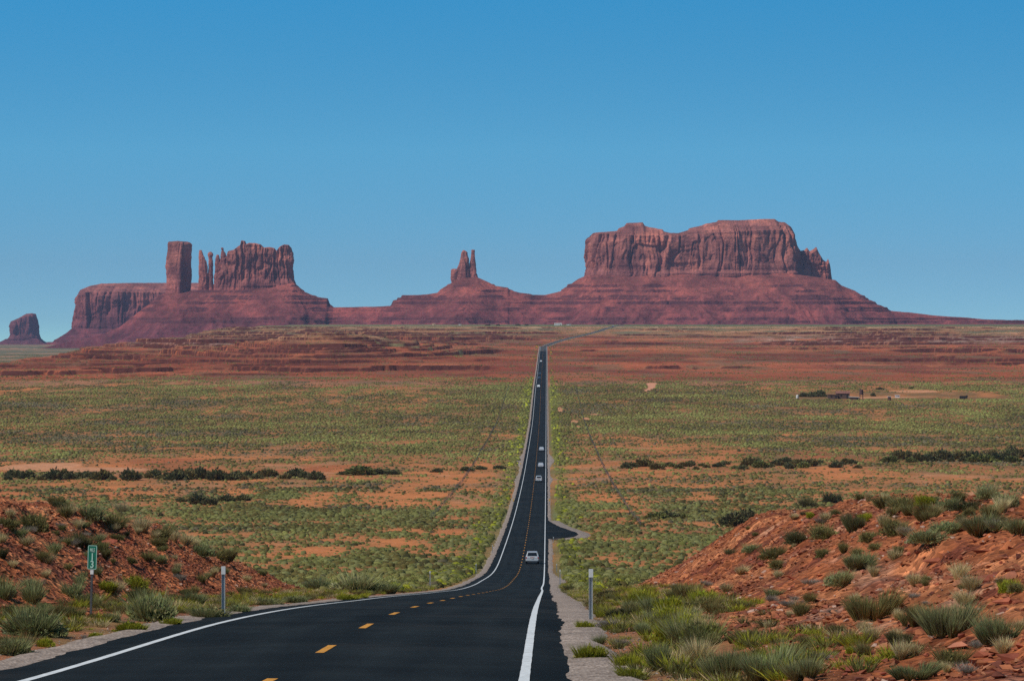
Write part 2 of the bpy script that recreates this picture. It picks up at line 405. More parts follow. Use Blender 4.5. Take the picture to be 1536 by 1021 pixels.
def bank_mask(X, Y):
    lat = X - xroad(Y)
    r = sstep(lat, 5.8, 7.6) * (1 - sstep(Y, 190, 225)); l = sstep(-lat, 5.9, 7.4) * sstep(200 - Y + (-lat - 10) * 2.2, 0, 25)
    return np.clip(r + l, 0, 1)

def ray_ground(x, y, d0=26, d1=9000):
    """where the sight line through photo pixel (x, y) meets the ground"""
    ds = np.exp(np.linspace(math.log(d0), math.log(d1), 9000))
    X = (x - CX) / F * ds; Z = -(y - HY) / F * ds; g = gz(X, ds)
    k = np.where(g >= Z)[0]
    if not len(k): return None
    k = k[0]; return float(X[k]), float(ds[k]), float(g[k])

# ------------------------------------------------------------------ ground sheet
rows = np.concatenate([np.arange(-50, 26, 2.5), np.arange(26, 42, .35), np.arange(42, 215, .27), np.arange(215, 620, 1.5), np.arange(620, 2150, 6.),
                       np.arange(2150, 5450, 5.), np.arange(5450, 7000, 25.), np.arange(7000, 14000, 100.)])
u_in = np.arange(-60, 1600, 2.7)
u_out = 60 + 2.7 * np.cumsum(1.09 ** np.arange(1, 50))
us = np.concatenate([-(u_out[::-1]), u_in, u_out + 1536])
us = (us - CX) / F
gg = np.sqrt(rows ** 2 + 24 ** 2) - 24 * np.exp(-np.maximum(rows, 0) / 20.) * 0
X = us[None, :] * gg[:, None]; Y = np.repeat(rows[:, None], len(us), 1)
Z = gz(X, Y)

def scars(X, Y):
    """bare sandy patches and a bulldozed ramp"""
    n2 = fbm2(X / 12, Y / 40, 4, 52); sc = np.zeros_like(X)
    for (px, py, w, h) in [(840, 616, 5, 3.5), (862, 632, 7, 2.5), (880, 628, 6, 2), (893, 622, 14, 1), (868, 640, 3, 2), (1320, 600, 70, 1.2), (1370, 590, 40, 2.5), (1500, 748, 40, 8), (140, 706, 90, 5), (60, 700, 60, 5)]:
        d = float(np.interp(-py, -np.array(RY[3:23]), RD[3:23])); dy = abs(float(np.interp(-(py - h), -np.array(RY[3:23]), RD[3:23])) - d)
        sc = np.maximum(sc, 1 - sstep(((X - (px - CX) / F * d) / (w / F * d)) ** 2 + ((Y - d) / max(dy, 3)) ** 2 + .5 * n2, .5, 1.1))
    w = (Y - 2030) / 190.; q = np.abs(X - (81 + 14 * w + 1.2 * np.sin(w * 5))) / (1.0 + 3.0 * np.clip(w, 0, 1) + 1.2 * n2)
    return sc, (1 - sstep(q, .7, 1.1)) * (w > 0) * (w < 1)

def soil_colour(X, Y, Z):
    """soil and ground-cover colours, with shade painted on the ledge risers"""
    lat = X - xroad(Y); al = np.abs(lat)
    def mixa(a, b, t): return a * (1 - t[..., None]) + b * t[..., None]
    C = lambda *c: np.array(c, float)
    base = np.broadcast_to(C(.56, .20, .072), X.shape + (3,)).copy()
    n1 = fbm2(X / 55, Y / 120, 4, 51); n2 = fbm2(X / 12, Y / 40, 4, 52); n3 = fbm2(X / 160, Y / 420, 4, 53)
    base = mixa(base, C(.40, .125, .05), sstep(n1, .0, .5))
    base = mixa(base, C(.56, .25, .13), sstep(n2, .12, .5) * .7)
    # ground cover between the shrubs in the valley
    veg = veg_density(X, Y)
    base = mixa(base, C(.165, .112, .048), np.clip(veg * 1.3 - .05 + .45 * n2, 0, 1) * .85 * sstep(Y, 230, 420))
    base = mixa(base, C(.15, .19, .07), sstep(al, 4.2, 5.2) * (1 - sstep(al, 8, 13)) * sstep(Y, 190, 320) * (.45 + .5 * n1).clip(0, 1) * (1 - sstep(Y, 3600, 4300)))
    # layered slope: red beds below, tan rim above
    t = sstep(Y + 190 * fbm2(X / 60, Y / 220, 4, 60), 2080, 2260)
    yv = HY - Z / np.maximum(Y, 1) * F
    red = mixa(np.broadcast_to(C(.37, .105, .048), X.shape + (3,)), C(.21, .062, .036), sstep(fbm2(X / 110, Y / 260, 4, 61), -.1, .35))
    red = mixa(red, C(.40, .145, .068), sstep(fbm2(X / 60, Y / 160, 4, 62), .15, .45) * .7)
    red = mixa(red, C(.50, .235, .125), np.exp(-((Y - 2180 - 60 * n1) / 70) ** 2) * .8)
    beds = noise2(Z / 1.3 + .4 * n2, 0 * Z, 66)
    red = red * (1 + .22 * beds)[..., None]
    red = mixa(red, C(.17, .125, .07), sstep(fbm2(X / 26, Y / 60, 5, 63), .06, .36) * .6)
    tan = mixa(np.broadcast_to(C(.36, .165, .08), X.shape + (3,)), C(.19, .155, .085), sstep(fbm2(X / 55, Y / 150, 5, 64), -.15, .3))
    tan = mixa(tan, C(.50, .25, .13), sstep(fbm2(X / 35, Y / 70, 4, 65), .15, .45))
    red = mixa(red, C(.25, .062, .032), .75 * sstep(fbm2(X / 90, Y / 120, 4, 68), -.25, .2) * sstep(Y, 2350, 2700) * (1 - sstep(X, 0, 90)) * (1 - sstep(Z, -33, -28)))
    red = mixa(red, tan, sstep(Z + 2.5 * n1, -23.5, -17.5))
    pale = np.exp(-((Z + 24.5 + 1.5 * n1) / 3.0) ** 2) * (sstep(X, 220, 380) + (1 - sstep(X, -260, -150)) * .8) * sstep(Y, 3300, 3700)
    red = mixa(red, C(.46, .32, .25), np.clip(pale * (.45 + 1.3 * n2), 0, .8))
    rim = np.exp(-((Z + 11.2 + .5 * n2) / .8) ** 2) * sstep(Y, 4600, 4900) * (1 - sstep(Y, 5350, 5500))
    red = mixa(red, C(.58, .36, .20), np.clip(rim * (.6 + n1), 0, .85))
    cover = mixa(np.broadcast_to(C(.13, .15, .065), X.shape + (3,)), C(.25, .20, .10), sstep(n3, .05, .4))
    red = mixa(red, cover, sstep(Y, 5300, 5550))
    lowland = (1 - sstep(X, -560, -420)) * sstep(Y, 3000, 3500)
    lowc = mixa(np.broadcast_to(C(.15, .145, .085), X.shape + (3,)), C(.34, .20, .12), sstep(n3 + .5 * n2, .05, .4))
    red = mixa(red, lowc, lowland)
    base = mixa(base, red, t)
    # ledge risers: dark bed rock, with overhang shade painted into the colour
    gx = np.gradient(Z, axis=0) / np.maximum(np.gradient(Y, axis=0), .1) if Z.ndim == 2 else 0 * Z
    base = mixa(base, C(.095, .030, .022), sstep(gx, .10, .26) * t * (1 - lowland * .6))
    sc, ramp_ = scars(X, Y)
    base = mixa(base, C(.56, .27, .145), sc * .85)
    base = mixa(base, C(.62, .29, .17), ramp_)
    # side tracks
    tr = np.exp(-((Y - 982 + .1 * X) / 6.) ** 2) * (lat > 4) * (1 - sstep(lat, 14, 40)); base = mixa(base, C(.33, .19, .13), tr)
    tr = np.exp(-((Y - 3230 - .12 * X) / 9.) ** 2) * (X < 31) * (X > -130); base = mixa(base, C(.28, .25, .12), tr * .8)
    tr = np.exp(-((Y - 3180 + .1 * X - 14 * np.sin(X / 60)) / 12.) ** 2) * (X > 42) * (X < 230); base = mixa(base, C(.14, .08, .05), tr * .6)
    # cut banks
    b = bank_mask(X, Y)
    bc = mixa(np.broadcast_to(C(.36, .115, .048), X.shape + (3,)), C(.50, .19, .085), sstep(fbm2(X / 2.2, Y / 3, 4, 71), -.05, .35))
    bc = mixa(bc, C(.17, .047, .03), sstep(fbm2(X / 1.4, Y / 2, 4, 72), .08, .35) * .8)
    bc = mixa(bc, C(.46, .27, .19), sstep(fbm2(X / 1.8, Y / 3.5, 4, 73), .3, .5) * .45 * sstep(lat, 5, 8))
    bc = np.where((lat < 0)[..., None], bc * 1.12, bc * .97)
    near = np.broadcast_to(C(.34, .14, .07), X.shape + (3,))
    near = mixa(near, C(.19, .15, .06), sstep(fbm2(X / 1.5, Y / 3, 4, 74), -.1, .35) * .55)
    base = mixa(base, near, (1 - sstep(Y, 190, 300)) * (1 - sstep(al, 10, 16)))
    base = mixa(base, bc, b)
    return base

def veg_density(X, Y):
    """0..1 how much of the valley floor is covered in shrubs"""
    k = [0, 190, 300, 420, 470, 560, 640, 700, 760, 800, 900, 985, 1030, 1090, 1150, 1400, 1900, 2080, 2220, 2500, 5400, 6000]
    w = [.5, .62, .66, .62, .5, .46, .55, .70, .75, .44, .42, .50, .46, .42, .58, .78, .82, .62, .42, .34, .40, .5]
    wob = (26 + 150 * sstep(Y, 1500, 1900)) * fbm2(X / 60, Y / 400, 3, 81)
    v = np.interp(Y + wob * sstep(Y, 300, 700), k, w)
    v = v + .62 * fbm2(X / 10, Y / 24, 5, 82) + .34 * fbm2(X / 55, Y / 110, 4, 83)
    lat = X - xroad(Y)
    v = v + .28 * np.exp(-((np.abs(lat) - 6.5) / 3.2) ** 2) * sstep(Y, 300, 450)
    s1, s2 = scars(X, Y)
    return np.clip(v, 0, 1) * (1 - np.maximum(s1 * .85, s2))

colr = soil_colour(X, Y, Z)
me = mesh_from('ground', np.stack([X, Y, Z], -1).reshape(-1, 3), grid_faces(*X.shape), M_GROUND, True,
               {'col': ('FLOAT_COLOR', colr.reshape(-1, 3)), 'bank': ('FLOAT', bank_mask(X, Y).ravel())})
tag(link('ground', me), 'red and sandy desert ground of the valley, its slopes and roadside cut banks', kind='structure')
del X, Y, Z, colr

# ------------------------------------------------------------------ road
rd = np.concatenate([np.arange(-50, 26, 2.), np.arange(26, 330, .5), np.arange(330, 1200, 3.), np.arange(1200, 6400, 8.)])
dz = np.diff(rd, append=rd[-1] + 8.)
xc = xroad(rd); tx = np.gradient(xc, rd); nl = np.sqrt(1 + tx ** 2); nx, ny = 1 / nl, -tx / nl
bump = -.1 * np.exp(-((rd - 283) / 14.) ** 2)
edgeL = -(3.3 + 1.0 + .10 * noise2(rd / 2.5, 0 * rd, 91) + .05 * noise2(rd / .6, 0 * rd, 92))
edgeR = 3.3 + .56 + .09 * noise2(rd / 9, 0 * rd, 93) + .05 * noise2(rd / 1.1, 0 * rd, 94) + .02 * noise2(rd / .5, 0 * rd, 98) 
def strip(name, d, offs, zs, mat, attr=None, smooth=True):
    """offs, zs: arrays (len(d), k)"""
    x = xroad(d); t = np.gradient(x, d); l = np.sqrt(1 + t ** 2)
    P = np.stack([x[:, None] + offs / l[:, None], d[:, None] - offs * (t / l)[:, None], zs], -1)
    return mesh_from(name, P.reshape(-1, 3), grid_faces(*offs.shape), mat, smooth, attr)
base_off = np.array([-3.3, -2.4, -1.2, 0, 1.2, 2.4, 3.3])
offs = np.concatenate([edgeL[:, None], np.repeat(base_off[None], len(rd), 0), edgeR[:, None]], 1)
zr = zhi(rd); zs = zr[:, None] - .012 * np.abs(offs); zs[:, 0] -= .03; zs[:, -1] -= .03
tag(link('road', strip('road', rd, offs, zs, M_ASPH, {'lat': ('FLOAT', ((offs + 5) / 10).ravel())})), 'dark straight two-lane asphalt highway running down and across the valley', kind='structure')
def mark(name, segs, off, w, mat, label, extra=None):
    Vs, Fs, n = [], [], 0
    for a, b in segs:
        st = .5 if b < 340 else (3. if b < 1300 else 8.)
        d = np.linspace(a, b, max(2, int((b - a) / st) + 1)) if b - a < 400 else np.concatenate([np.arange(a, 330, .5), np.arange(330, 1200, 3.), np.arange(1200, b, 8.)])
        o = off + (extra(d) if extra is not None else 0 * d); lift = .005 + 1.2e-5 * d
        wv = w / 2 * (1 + .06 * noise2(d / .7, 0 * d, int(abs(off) * 10)))
        x = xroad(d); P = np.stack([np.stack([x + o - wv, d, zhi(d) - .012 * np.abs(o - wv) + lift], -1), np.stack([x + o + wv, d, zhi(d) - .012 * np.abs(o + wv) + lift], -1)], 1)
        Vs.append(P.reshape(-1, 3)); Fs.append(grid_faces(len(d), 2) + n); n += 2 * len(d)
    tag(link(name, mesh_from(name, np.concatenate(Vs), np.concatenate(Fs), mat)), label, kind='structure')
mark('road_markings', [(-45, 5400)], -3.3, .14, M_WHITE, 'white edge line along the left side of the highway')
mark('road_markings', [(-45, 5400)], 3.3, .14, M_WHITE, 'white edge line along the right side of the highway', lambda d: -.12 * np.exp(-((d - 283) / 30.) ** 2))
mark('road_markings', [(42.2 + 12.2 * k - 1.6 - 48.8, 42.2 + 12.2 * k + 1.6 - 48.8) for k in range(0, 330)], 0, .14, M_YELLOW, 'dashed yellow centre line of the highway')
# gravel shoulders
def gravel(side, inner, wid):
    o0 = side * (np.abs(inner) - .35); w2 = wid * (np.where(rd < 300, .72, .45) if side > 0 else .42 + .12 * sstep(rd, 200, 400)) * (1 + .22 * noise2(rd / 6, 0 * rd + side, 95) )
    w2 = w2 + (1.7 * np.exp(-((rd - 1150) / 45) ** 2) + .8 * np.exp(-((rd - 980) / 30) ** 2) + 1.2 * np.exp(-((rd - 360) / 40) ** 2) * (side > 0) if True else 0)
    if side > 0: w2 = w2 + 2.6 * np.exp(-((rd - 640) / 26) ** 2)
    o1 = o0 + side * (w2 * .5 + .35); o2 = o0 + side * (w2 + .4); o3 = o0 + side * (w2 + .7)
    of = np.stack([o0, o1, o2, o3], 1) if side > 0 else np.stack([o3, o2, o1, o0], 1)
    def g(o): return gz(xroad(rd) + o, rd, False)
    z0 = zr - .012 * 4.2 - .055; z1 = np.maximum(z0 - .03, g(o1) + .06); z2 = np.maximum(z0 - .09 - .00002 * rd, g(o2) + .06 + .00003 * rd); z3 = g(o3) - .05
    z = np.stack([z0, z1, z2, z3], 1) if side > 0 else np.stack([z3, z2, z1, z0], 1)
    return strip('gravel_shoulder', rd, of, z, M_GRAVEL)
tag(link('gravel_shoulder', gravel(-1, edgeL, 1.15)), 'pale gravel strip along the left edge of the highway', kind='structure')
tag(link('gravel_shoulder', gravel(1, edgeR, 1.0)), 'pale gravel strip along the right edge of the highway', kind='structure')
# paved pull-out right of the highway
po = [(3.9, 588), (6.5, 592), (8.3, 600), (9.4, 612), (9.2, 622), (8.0, 634), (6.2, 652), (4.6, 676), (3.9, 690)]
dd = np.linspace(588, 690, 52); oo = np.interp(dd, [p[1] for p in po], [p[0] for p in po]) + .12 * noise2(dd / 3, 0 * dd, 97)
of = np.stack([np.full_like(dd, 3.5), (3.5 + oo) / 2, oo, oo + .5], 1); zz = zhi(dd)[:, None] - .012 * of - np.array([.012, .012, .012, .5])[None]
tag(link('paved_turnout', strip('paved_turnout', dd, of, zz, M_ASPH, {'lat': ('FLOAT', np.full(of.size, .95))})), 'short black asphalt side turnout opening off the right side of the highway', kind='structure')
of = np.stack([np.full_like(dd, 3.6), oo * .8 + .5, oo + 2.2, oo + 3.0], 1)
zg = zhi(dd)[:, None] - .012 * of - .09; zg[:, 3] -= .5
tag(link('gravel_apron', strip('gravel_apron', dd, of, zg, M_GRAVEL)), 'pale gravel rim around the black asphalt turnout', kind='structure')

# ------------------------------------------------------------------ scatter tools
def soup(protos, pos, scl, rot, colv, pick, zscl=None):
    """protos: list of (V, F3, c) with c = per-vertex brightness/tint (n,3); returns merged V, F, C"""
    Vs, Fs, Cs, n = [], [], [], 0
    for k, (V, Fc, c) in enumerate(protos):
        s = np.where(pick == k)[0]
        if not len(s): continue
        ca, sa = np.cos(rot[s])[:, None], np.sin(rot[s])[:, None]
        x = V[None, :, 0] * ca - V[None, :, 1] * sa; y = V[None, :, 0] * sa + V[None, :, 1] * ca
        zz = V[None, :, 2] * (zscl[s][:, None] if zscl is not None else 1)
        P = np.stack([x, y, np.broadcast_to(zz, x.shape)], -1) * scl[s][:, None, None] + pos[s][:, None, :]
        Vs.append(P.reshape(-1, 3)); Fs.append((Fc[None] + (np.arange(len(s)) * len(V))[:, None, None]).reshape(-1, 3) + n); n += P.shape[0] * P.shape[1]
        Cs.append((c[None] * colv[s][:, None, :]).reshape(-1, 3))
    return np.concatenate(Vs), np.concatenate(Fs), np.concatenate(Cs)

def leaf_ball(n, size, seed, flat=.7, core=True, lum=.35):
    """unit shrub: leaf triangles through a lumpy dome"""
    r = np.random.default_rng(seed)
    th = r.uniform(0, 2 * np.pi, n); ph = np.arccos(r.uniform(0, 1, n)); rad = .5 * r.uniform(.45, 1, n) ** .6
    lump = 1 + .35 * noise2(th * 1.3, ph * 2, seed)
    d = np.stack([np.sin(ph) * np.cos(th), np.sin(ph) * np.sin(th), np.cos(ph)], -1)
    c = d * (rad * lump)[:, None]; c[:, 2] *= flat * 2 * .8; c[:, 2] += .02
    a = r.normal(size=(n, 3)); a /= np.linalg.norm(a, axis=1)[:, None]; a = a * .6 + d * .9; a[:, 2] += .5
    a /= np.linalg.norm(a, axis=1)[:, None]
    b = np.cross(a, r.normal(size=(n, 3))); b /= np.linalg.norm(b, axis=1)[:, None]
    sz = size * r.uniform(.6, 1.4, n)[:, None]
    V = np.stack([c - b * sz * .4, c + b * sz * .4, c + a * sz], 1).reshape(-1, 3)
    V[:, 2] = np.maximum(V[:, 2], 0)
    Fc = np.arange(3 * n).reshape(-1, 3)
    col = np.repeat((1 + lum * r.uniform(-1, 1, n))[:, None] * (1 + .08 * r.normal(size=(n, 3))), 3, 0)
    return V, Fc, np.clip(col, .3, 1.8)

def blade_bush(n, seed, spread=.6, w=.010, h=1., stiff=.5, core=.2, twig=0):
    """upright fine-stemmed bush, unit height, each stem a bent two-piece blade"""
    r = np.random.default_rng(seed)
    k = 9; cl = r.uniform(-1, 1, (k, 2)); cl /= np.maximum(1, np.linalg.norm(cl, axis=1))[:, None]; cl *= core
    idx = r.integers(0, k, n); th = r.uniform(0, 2 * np.pi, n); q = np.sqrt(r.uniform(0, 1, n))
    ch = r.uniform(.6, 1.0, k)[idx]
    base = cl[idx] + .10 * np.stack([np.cos(th), np.sin(th)], -1) * r.uniform(0, 1, n)[:, None]
    dirx = cl[idx] / max(core, .01) * .55 + np.stack([np.cos(th), np.sin(th)], -1) * q[:, None] * .75
    L = h * ch * r.uniform(.5, 1.08, n)
    lean = spread * L[:, None] * dirx
    p0 = np.c_[base, np.zeros(n)]; start = r.uniform(0, .5, n)[:, None]
    p2 = np.c_[base + lean, L * (1 - .30 * q * spread)]
    p1 = p0 * .5 + p2 * .5; p1[:, :2] -= lean * .13 * stiff
    pa = p0 + (p1 - p0) * start * 1.2
    s = r.normal(size=(n, 3)); s[:, 2] *= .2; s /= np.linalg.norm(s, axis=1)[:, None]; ww = w * r.uniform(.6, 1.6, n)[:, None]
    V = np.stack([pa - s * ww * .6, pa + s * ww * .6, p1 - s * ww, p1 + s * ww, p2], 1).reshape(-1, 3)
    f = np.array([[0, 1, 3], [0, 3, 2], [2, 3, 4]]); Fc = (f[None] + (np.arange(n) * 5)[:, None, None]).reshape(-1, 3)
    lum = (1 + .35 * r.uniform(-1, 1, n))[:, None] * (1 + .07 * r.normal(size=(n, 3)))
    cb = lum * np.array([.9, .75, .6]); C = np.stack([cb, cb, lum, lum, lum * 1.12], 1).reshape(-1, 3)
    return V, Fc, np.clip(C, .2, 1.9)

def rock_proto(seed, flat=.45):
    r = np.random.default_rng(seed); bm = bmesh.new()
    pts = r.normal(size=(9, 3)); pts /= np.linalg.norm(pts, axis=1)[:, None]; pts *= np.array([.62, .42, flat * .5]) * r.uniform(.75, 1.1, (9, 1))
    for p in pts: bm.verts.new(p)
    bmesh.ops.convex_hull(bm, input=bm.verts); bm.verts.ensure_lookup_table()
    bmesh.ops.delete(bm, geom=[q for q in bm.verts if not q.link_faces], context='VERTS')
    bmesh.ops.triangulate(bm, faces=bm.faces); bm.verts.index_update()
    V = np.array([q.co[:] for q in bm.verts]); Fc = np.array([[q.index for q in f.verts] for f in bm.faces]); bm.free()
    # unshared vertices: crisp facets and random tilt per proto
    t = Matrix.Rotation(r.uniform(-.5, .5), 3, 'X') @ Matrix.Rotation(r.uniform(-.5, .5), 3, 'Y'); V = V @ np.array(t).T
    V = V[Fc].reshape(-1, 3); Fc = np.arange(len(V)).reshape(-1, 3)
    return V, Fc, np.ones((len(V), 3))

def rock_face_mat():
    m, n, b = mat_new('red_stone')
    at = N(n, 'ShaderNodeAttribute', attribute_name='col'); g = N(n, 'ShaderNodeNewGeometry'); oi = N(n, 'ShaderNodeObjectInfo')
    t = noise_node(n, g.outputs['Position'], 7, 5, .65)
    c = mixc(n, at.outputs['Color'], ramp(n, t, [(.3, .7), (.7, 1.3)]), 1., 'MULTIPLY')
    c = mixc(n, c, ramp(n, oi.outputs['Random'], [(0, .75), (1, 1.25)]), 1., 'MULTIPLY')
    n.links.new(c, b.inputs['Base Color']); b.inputs['Roughness'].default_value = .9; b.inputs['Specular IOR Level'].default_value = .15
    return m
M_ROCK = rock_face_mat()

def rand_in_view(n, d0, d1, ext=.2, p=1.0):
    """uniform over the ground area of the wedge in view"""
    d = np.sqrt(rng.uniform(d0 ** 2, d1 ** 2, n)); u = rng.uniform(-ext, ext, n); return u * d, d

PAL = {'sage': (.165, .150, .058), 'pale': (.192, .192, .072), 'olive': (.132, .108, .040), 'dark': (.070, .068, .030),
       'yellowgreen': (.29, .30, .03), 'straw': (.50, .42, .22), 'grey': (.125, .105, .075), 'green': (.148, .150, .048)}

# ------------------------------------------------------------------ valley shrubs (past counting)
def shrub_field(name, d0, d1, n, protos, smin, smax, label, ext=.2):
    X, Y = rand_in_view(n, d0, d1, ext); v = veg_density(X, Y); lat = X - xroad(Y); al = np.abs(lat)
    keep = (rng.uniform(0, 1, n) < v ** 1.6) & (al > 5.9) & (bank_mask(X, Y) < .2) & ~((lat > 0) & (lat < np.interp(Y, [583, 600, 625, 660, 700], [5.5, 11.5, 12, 8.5, 5.5])) & (Y > 583) & (Y < 700))
    keep &= ~((Y > 1910) & (Y < 2010) & (X > 165) & (X < 290))
    X, Y, v, lat, al = X[keep], Y[keep], v[keep], lat[keep], al[keep]; m = len(X)
    Z = gz(X, Y) - .04
    sc = (smin + (smax - smin) * rng.uniform(0, 1, m) ** 1.8) * (.65 + .7 * v)
    zone = 1.2 * fbm2(X / 45, Y / 70, 4, 101) + .30 * rng.normal(size=m)
    names = np.array(['pale', 'sage', 'olive', 'olive', 'dark', 'grey', 'green', 'yellowgreen'])
    q = np.clip(((zone * .75 + .45) * 6), 0, 5.99).astype(int)
    q = np.where((rng.uniform(0, 1, m) < .75 * (1 - sstep(al, 6, 14))), np.where(rng.uniform(0, 1, m) < .75, 6, 7), q)
    q = np.where(rng.uniform(0, 1, m) < .06, 6, q)
    cols = np.array([PAL[k] for k in names])[q] * rng.uniform(.75, 1.25, (m, 1)) * np.array([1.0, 1.0, .80]) * (1.20 if d1 < 1000 else 1.06)
    cols = cols * (1 + .35 * fbm2(X / 22, Y / 50, 3, 105))[:, None]      # paler and darker stands of brush
    cols = np.where(((rng.uniform(0, 1, m) < .18) & (Y < 900))[:, None], np.array(PAL['pale']) * 1.35, cols)
    V, Fc, C = soup(protos, np.stack([X, Y, Z], -1), sc, rng.uniform(0, 6.3, m), cols, rng.integers(0, len(protos), m), rng.uniform(.7, 1.15, m))
    o = link(name, mesh_from(name, V, Fc, M_LEAF, False, {'col': ('FLOAT_COLOR', C)})); tag(o, label, kind='stuff')
    print(name, m, len(Fc))
def dome(nr, ns, seed, flat=.55, leaves=0, lsize=.12, jit=.16):
    """lumpy closed shrub, one unit wide, with a few leaf sprays breaking its outline"""
    r = np.random.default_rng(seed); P = [(0, 0, flat)]
    for i in range(1, nr + 1):
        a = i / nr * np.pi / 2
        for j in range(ns):
            t = (j + .5 * (i % 2)) / ns * 2 * np.pi; q = 1 + r.uniform(-jit, jit) * 1.6
            P.append((.5 * np.sin(a) ** .8 * np.cos(t) * q, .5 * np.sin(a) ** .8 * np.sin(t) * q, max(-.03, flat * np.cos(a) * (1 + r.uniform(-jit, jit) * 1.4) - (.05 if i == nr else 0))))
    f = [(0, 1 + j, 1 + (j + 1) % ns) for j in range(ns)]
    for i in range(nr - 1):
        for j in range(ns):
            a0, b0 = 1 + i * ns + j, 1 + i * ns + (j + 1) % ns; f += [(a0, a0 + ns, b0 + ns), (a0, b0 + ns, b0)]
    V = np.array(P, float); Fc = np.array(f); C = 1 + r.uniform(-.28, .28, (len(V), 1)) * np.ones((1, 3))
    if leaves:
        A = leaf_ball(leaves, lsize, seed, flat * 1.0, lum=.35); Fc = np.concatenate([Fc, A[1] + len(V)]); A[0][:, :2] *= 1.1; V = np.concatenate([V, A[0]]); C = np.concatenate([C, A[2]])
    return V, Fc, C
shrub_field('shrubs', 165, 380, 17000, [(lambda c, l: (np.concatenate([c[0] * [.86, .86, .84], l[0]]), np.concatenate([c[1], l[1] + len(c[0])]), np.concatenate([c[2] * .9, l[2]])))(dome(3, 8, 200 + k, .5), leaf_ball(190, .085, 250 + k, .5)) for k in range(6)], .5, 1.3, 'low sagebrush growing past the road cut at the foot of the grade')
shrub_field('shrubs', 380, 900, 130000, [dome(2, 6, 210 + k, .46, 8, .15) for k in range(6)], .38, 1.3, 'sagebrush dotted over the orange sand of the near valley floor')
shrub_field('shrubs', 900, 2400, 290000, [dome(2, 4, 220 + k, .46) for k in range(6)], .5, 1.4, 'grey-green sagebrush covering the broad valley floor', .19)
shrub_field('shrubs', 2400, 5500, 260000, [dome(1, 5, 230 + k, .5) for k in range(4)], .8, 1.8, 'sparse desert scrub on the red slopes below the buttes', .185)

# ------------------------------------------------------------------ near bushes (one object each)
def protos_for(kind, n=3):
    res = []
    for k in range(n):
        s = hash_seed = 300 + 17 * k + 101 * ['broom', 'sage', 'rabbit', 'grass', 'twig'].index(kind)
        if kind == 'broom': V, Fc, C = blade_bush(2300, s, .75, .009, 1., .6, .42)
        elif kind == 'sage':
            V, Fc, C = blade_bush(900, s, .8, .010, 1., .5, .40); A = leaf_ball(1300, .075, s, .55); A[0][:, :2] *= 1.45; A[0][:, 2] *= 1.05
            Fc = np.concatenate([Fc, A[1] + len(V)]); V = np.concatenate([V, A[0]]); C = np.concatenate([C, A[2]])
        elif kind == 'rabbit':
            V, Fc, C = blade_bush(1000, s, .6, .010, .9, .3, .40); A = leaf_ball(1500, .07, s, .6); A[0][:, :2] *= 1.25; A[0][:, 2] *= 1.1
            Fc = np.concatenate([Fc, A[1] + len(V)]); V = np.concatenate([V, A[0]]); C = np.concatenate([C, A[2]])
        elif kind == 'grass': V, Fc, C = blade_bush(800, s, .75, .008, 1., 1., .16)
        else: V, Fc, C = blade_bush(700, s, 1.1, .007, .8, .2, .4)
        res.append((V, Fc, C))
    return res
PROTO = {k: protos_for(k) for k in ('broom', 'sage', 'rabbit', 'grass', 'twig')}
MESH = {}
NEARPAL = dict(PAL, sage=(.270, .275, .125), olive=(.200, .180, .068), green=(.225, .245, .108), grey=(.27, .24, .20), dark=(.095, .095, .042))
NAME = {'broom': 'broom_bush', 'sage': 'sagebrush', 'rabbit': 'rabbitbrush', 'grass': 'grass_tuft', 'twig': 'dry_bush'}
CAT = {'broom': 'bush', 'sage': 'bush', 'rabbit': 'bush', 'grass': 'grass tuft', 'twig': 'dry bush'}
def bush(x, y, w, kind, colour, label, h=None, group=None, world=None):
    """a bush whose foot shows at photo pixel (x, y), w pixels wide"""
    g = world or ray_ground(x, y)
    if g is None: return
    s = F / g[1]; wm = w / s; hm = (h / s) if h else wm * {'broom': .78, 'sage': .62, 'rabbit': .62, 'grass': .85, 'twig': .5}[kind]
    k = random.randrange(3); key = (kind, colour, k)
    if key not in MESH:
        V, Fc, C = PROTO[kind][k]; MESH[key] = mesh_from(NAME[kind], V, Fc, M_LEAF, False, {'col': ('FLOAT_COLOR', C * np.array(NEARPAL[colour]))})
    o = link(NAME[kind], MESH[key]); o.location = (g[0], g[1], g[2] - .05 * hm)
    nat = {'broom': 1.9, 'sage': 1.55, 'rabbit': 1.4, 'grass': 1.35, 'twig': 2.0}[kind]
    hm *= {'broom': 1.02, 'sage': 1.25, 'rabbit': 1.3, 'grass': 1.02, 'twig': 1.2}[kind]; o.scale = (wm / nat, wm / nat, hm); o.rotation_euler = (0, 0, random.uniform(0, 6.28))
    tag(o, label, CAT[kind], group); return o

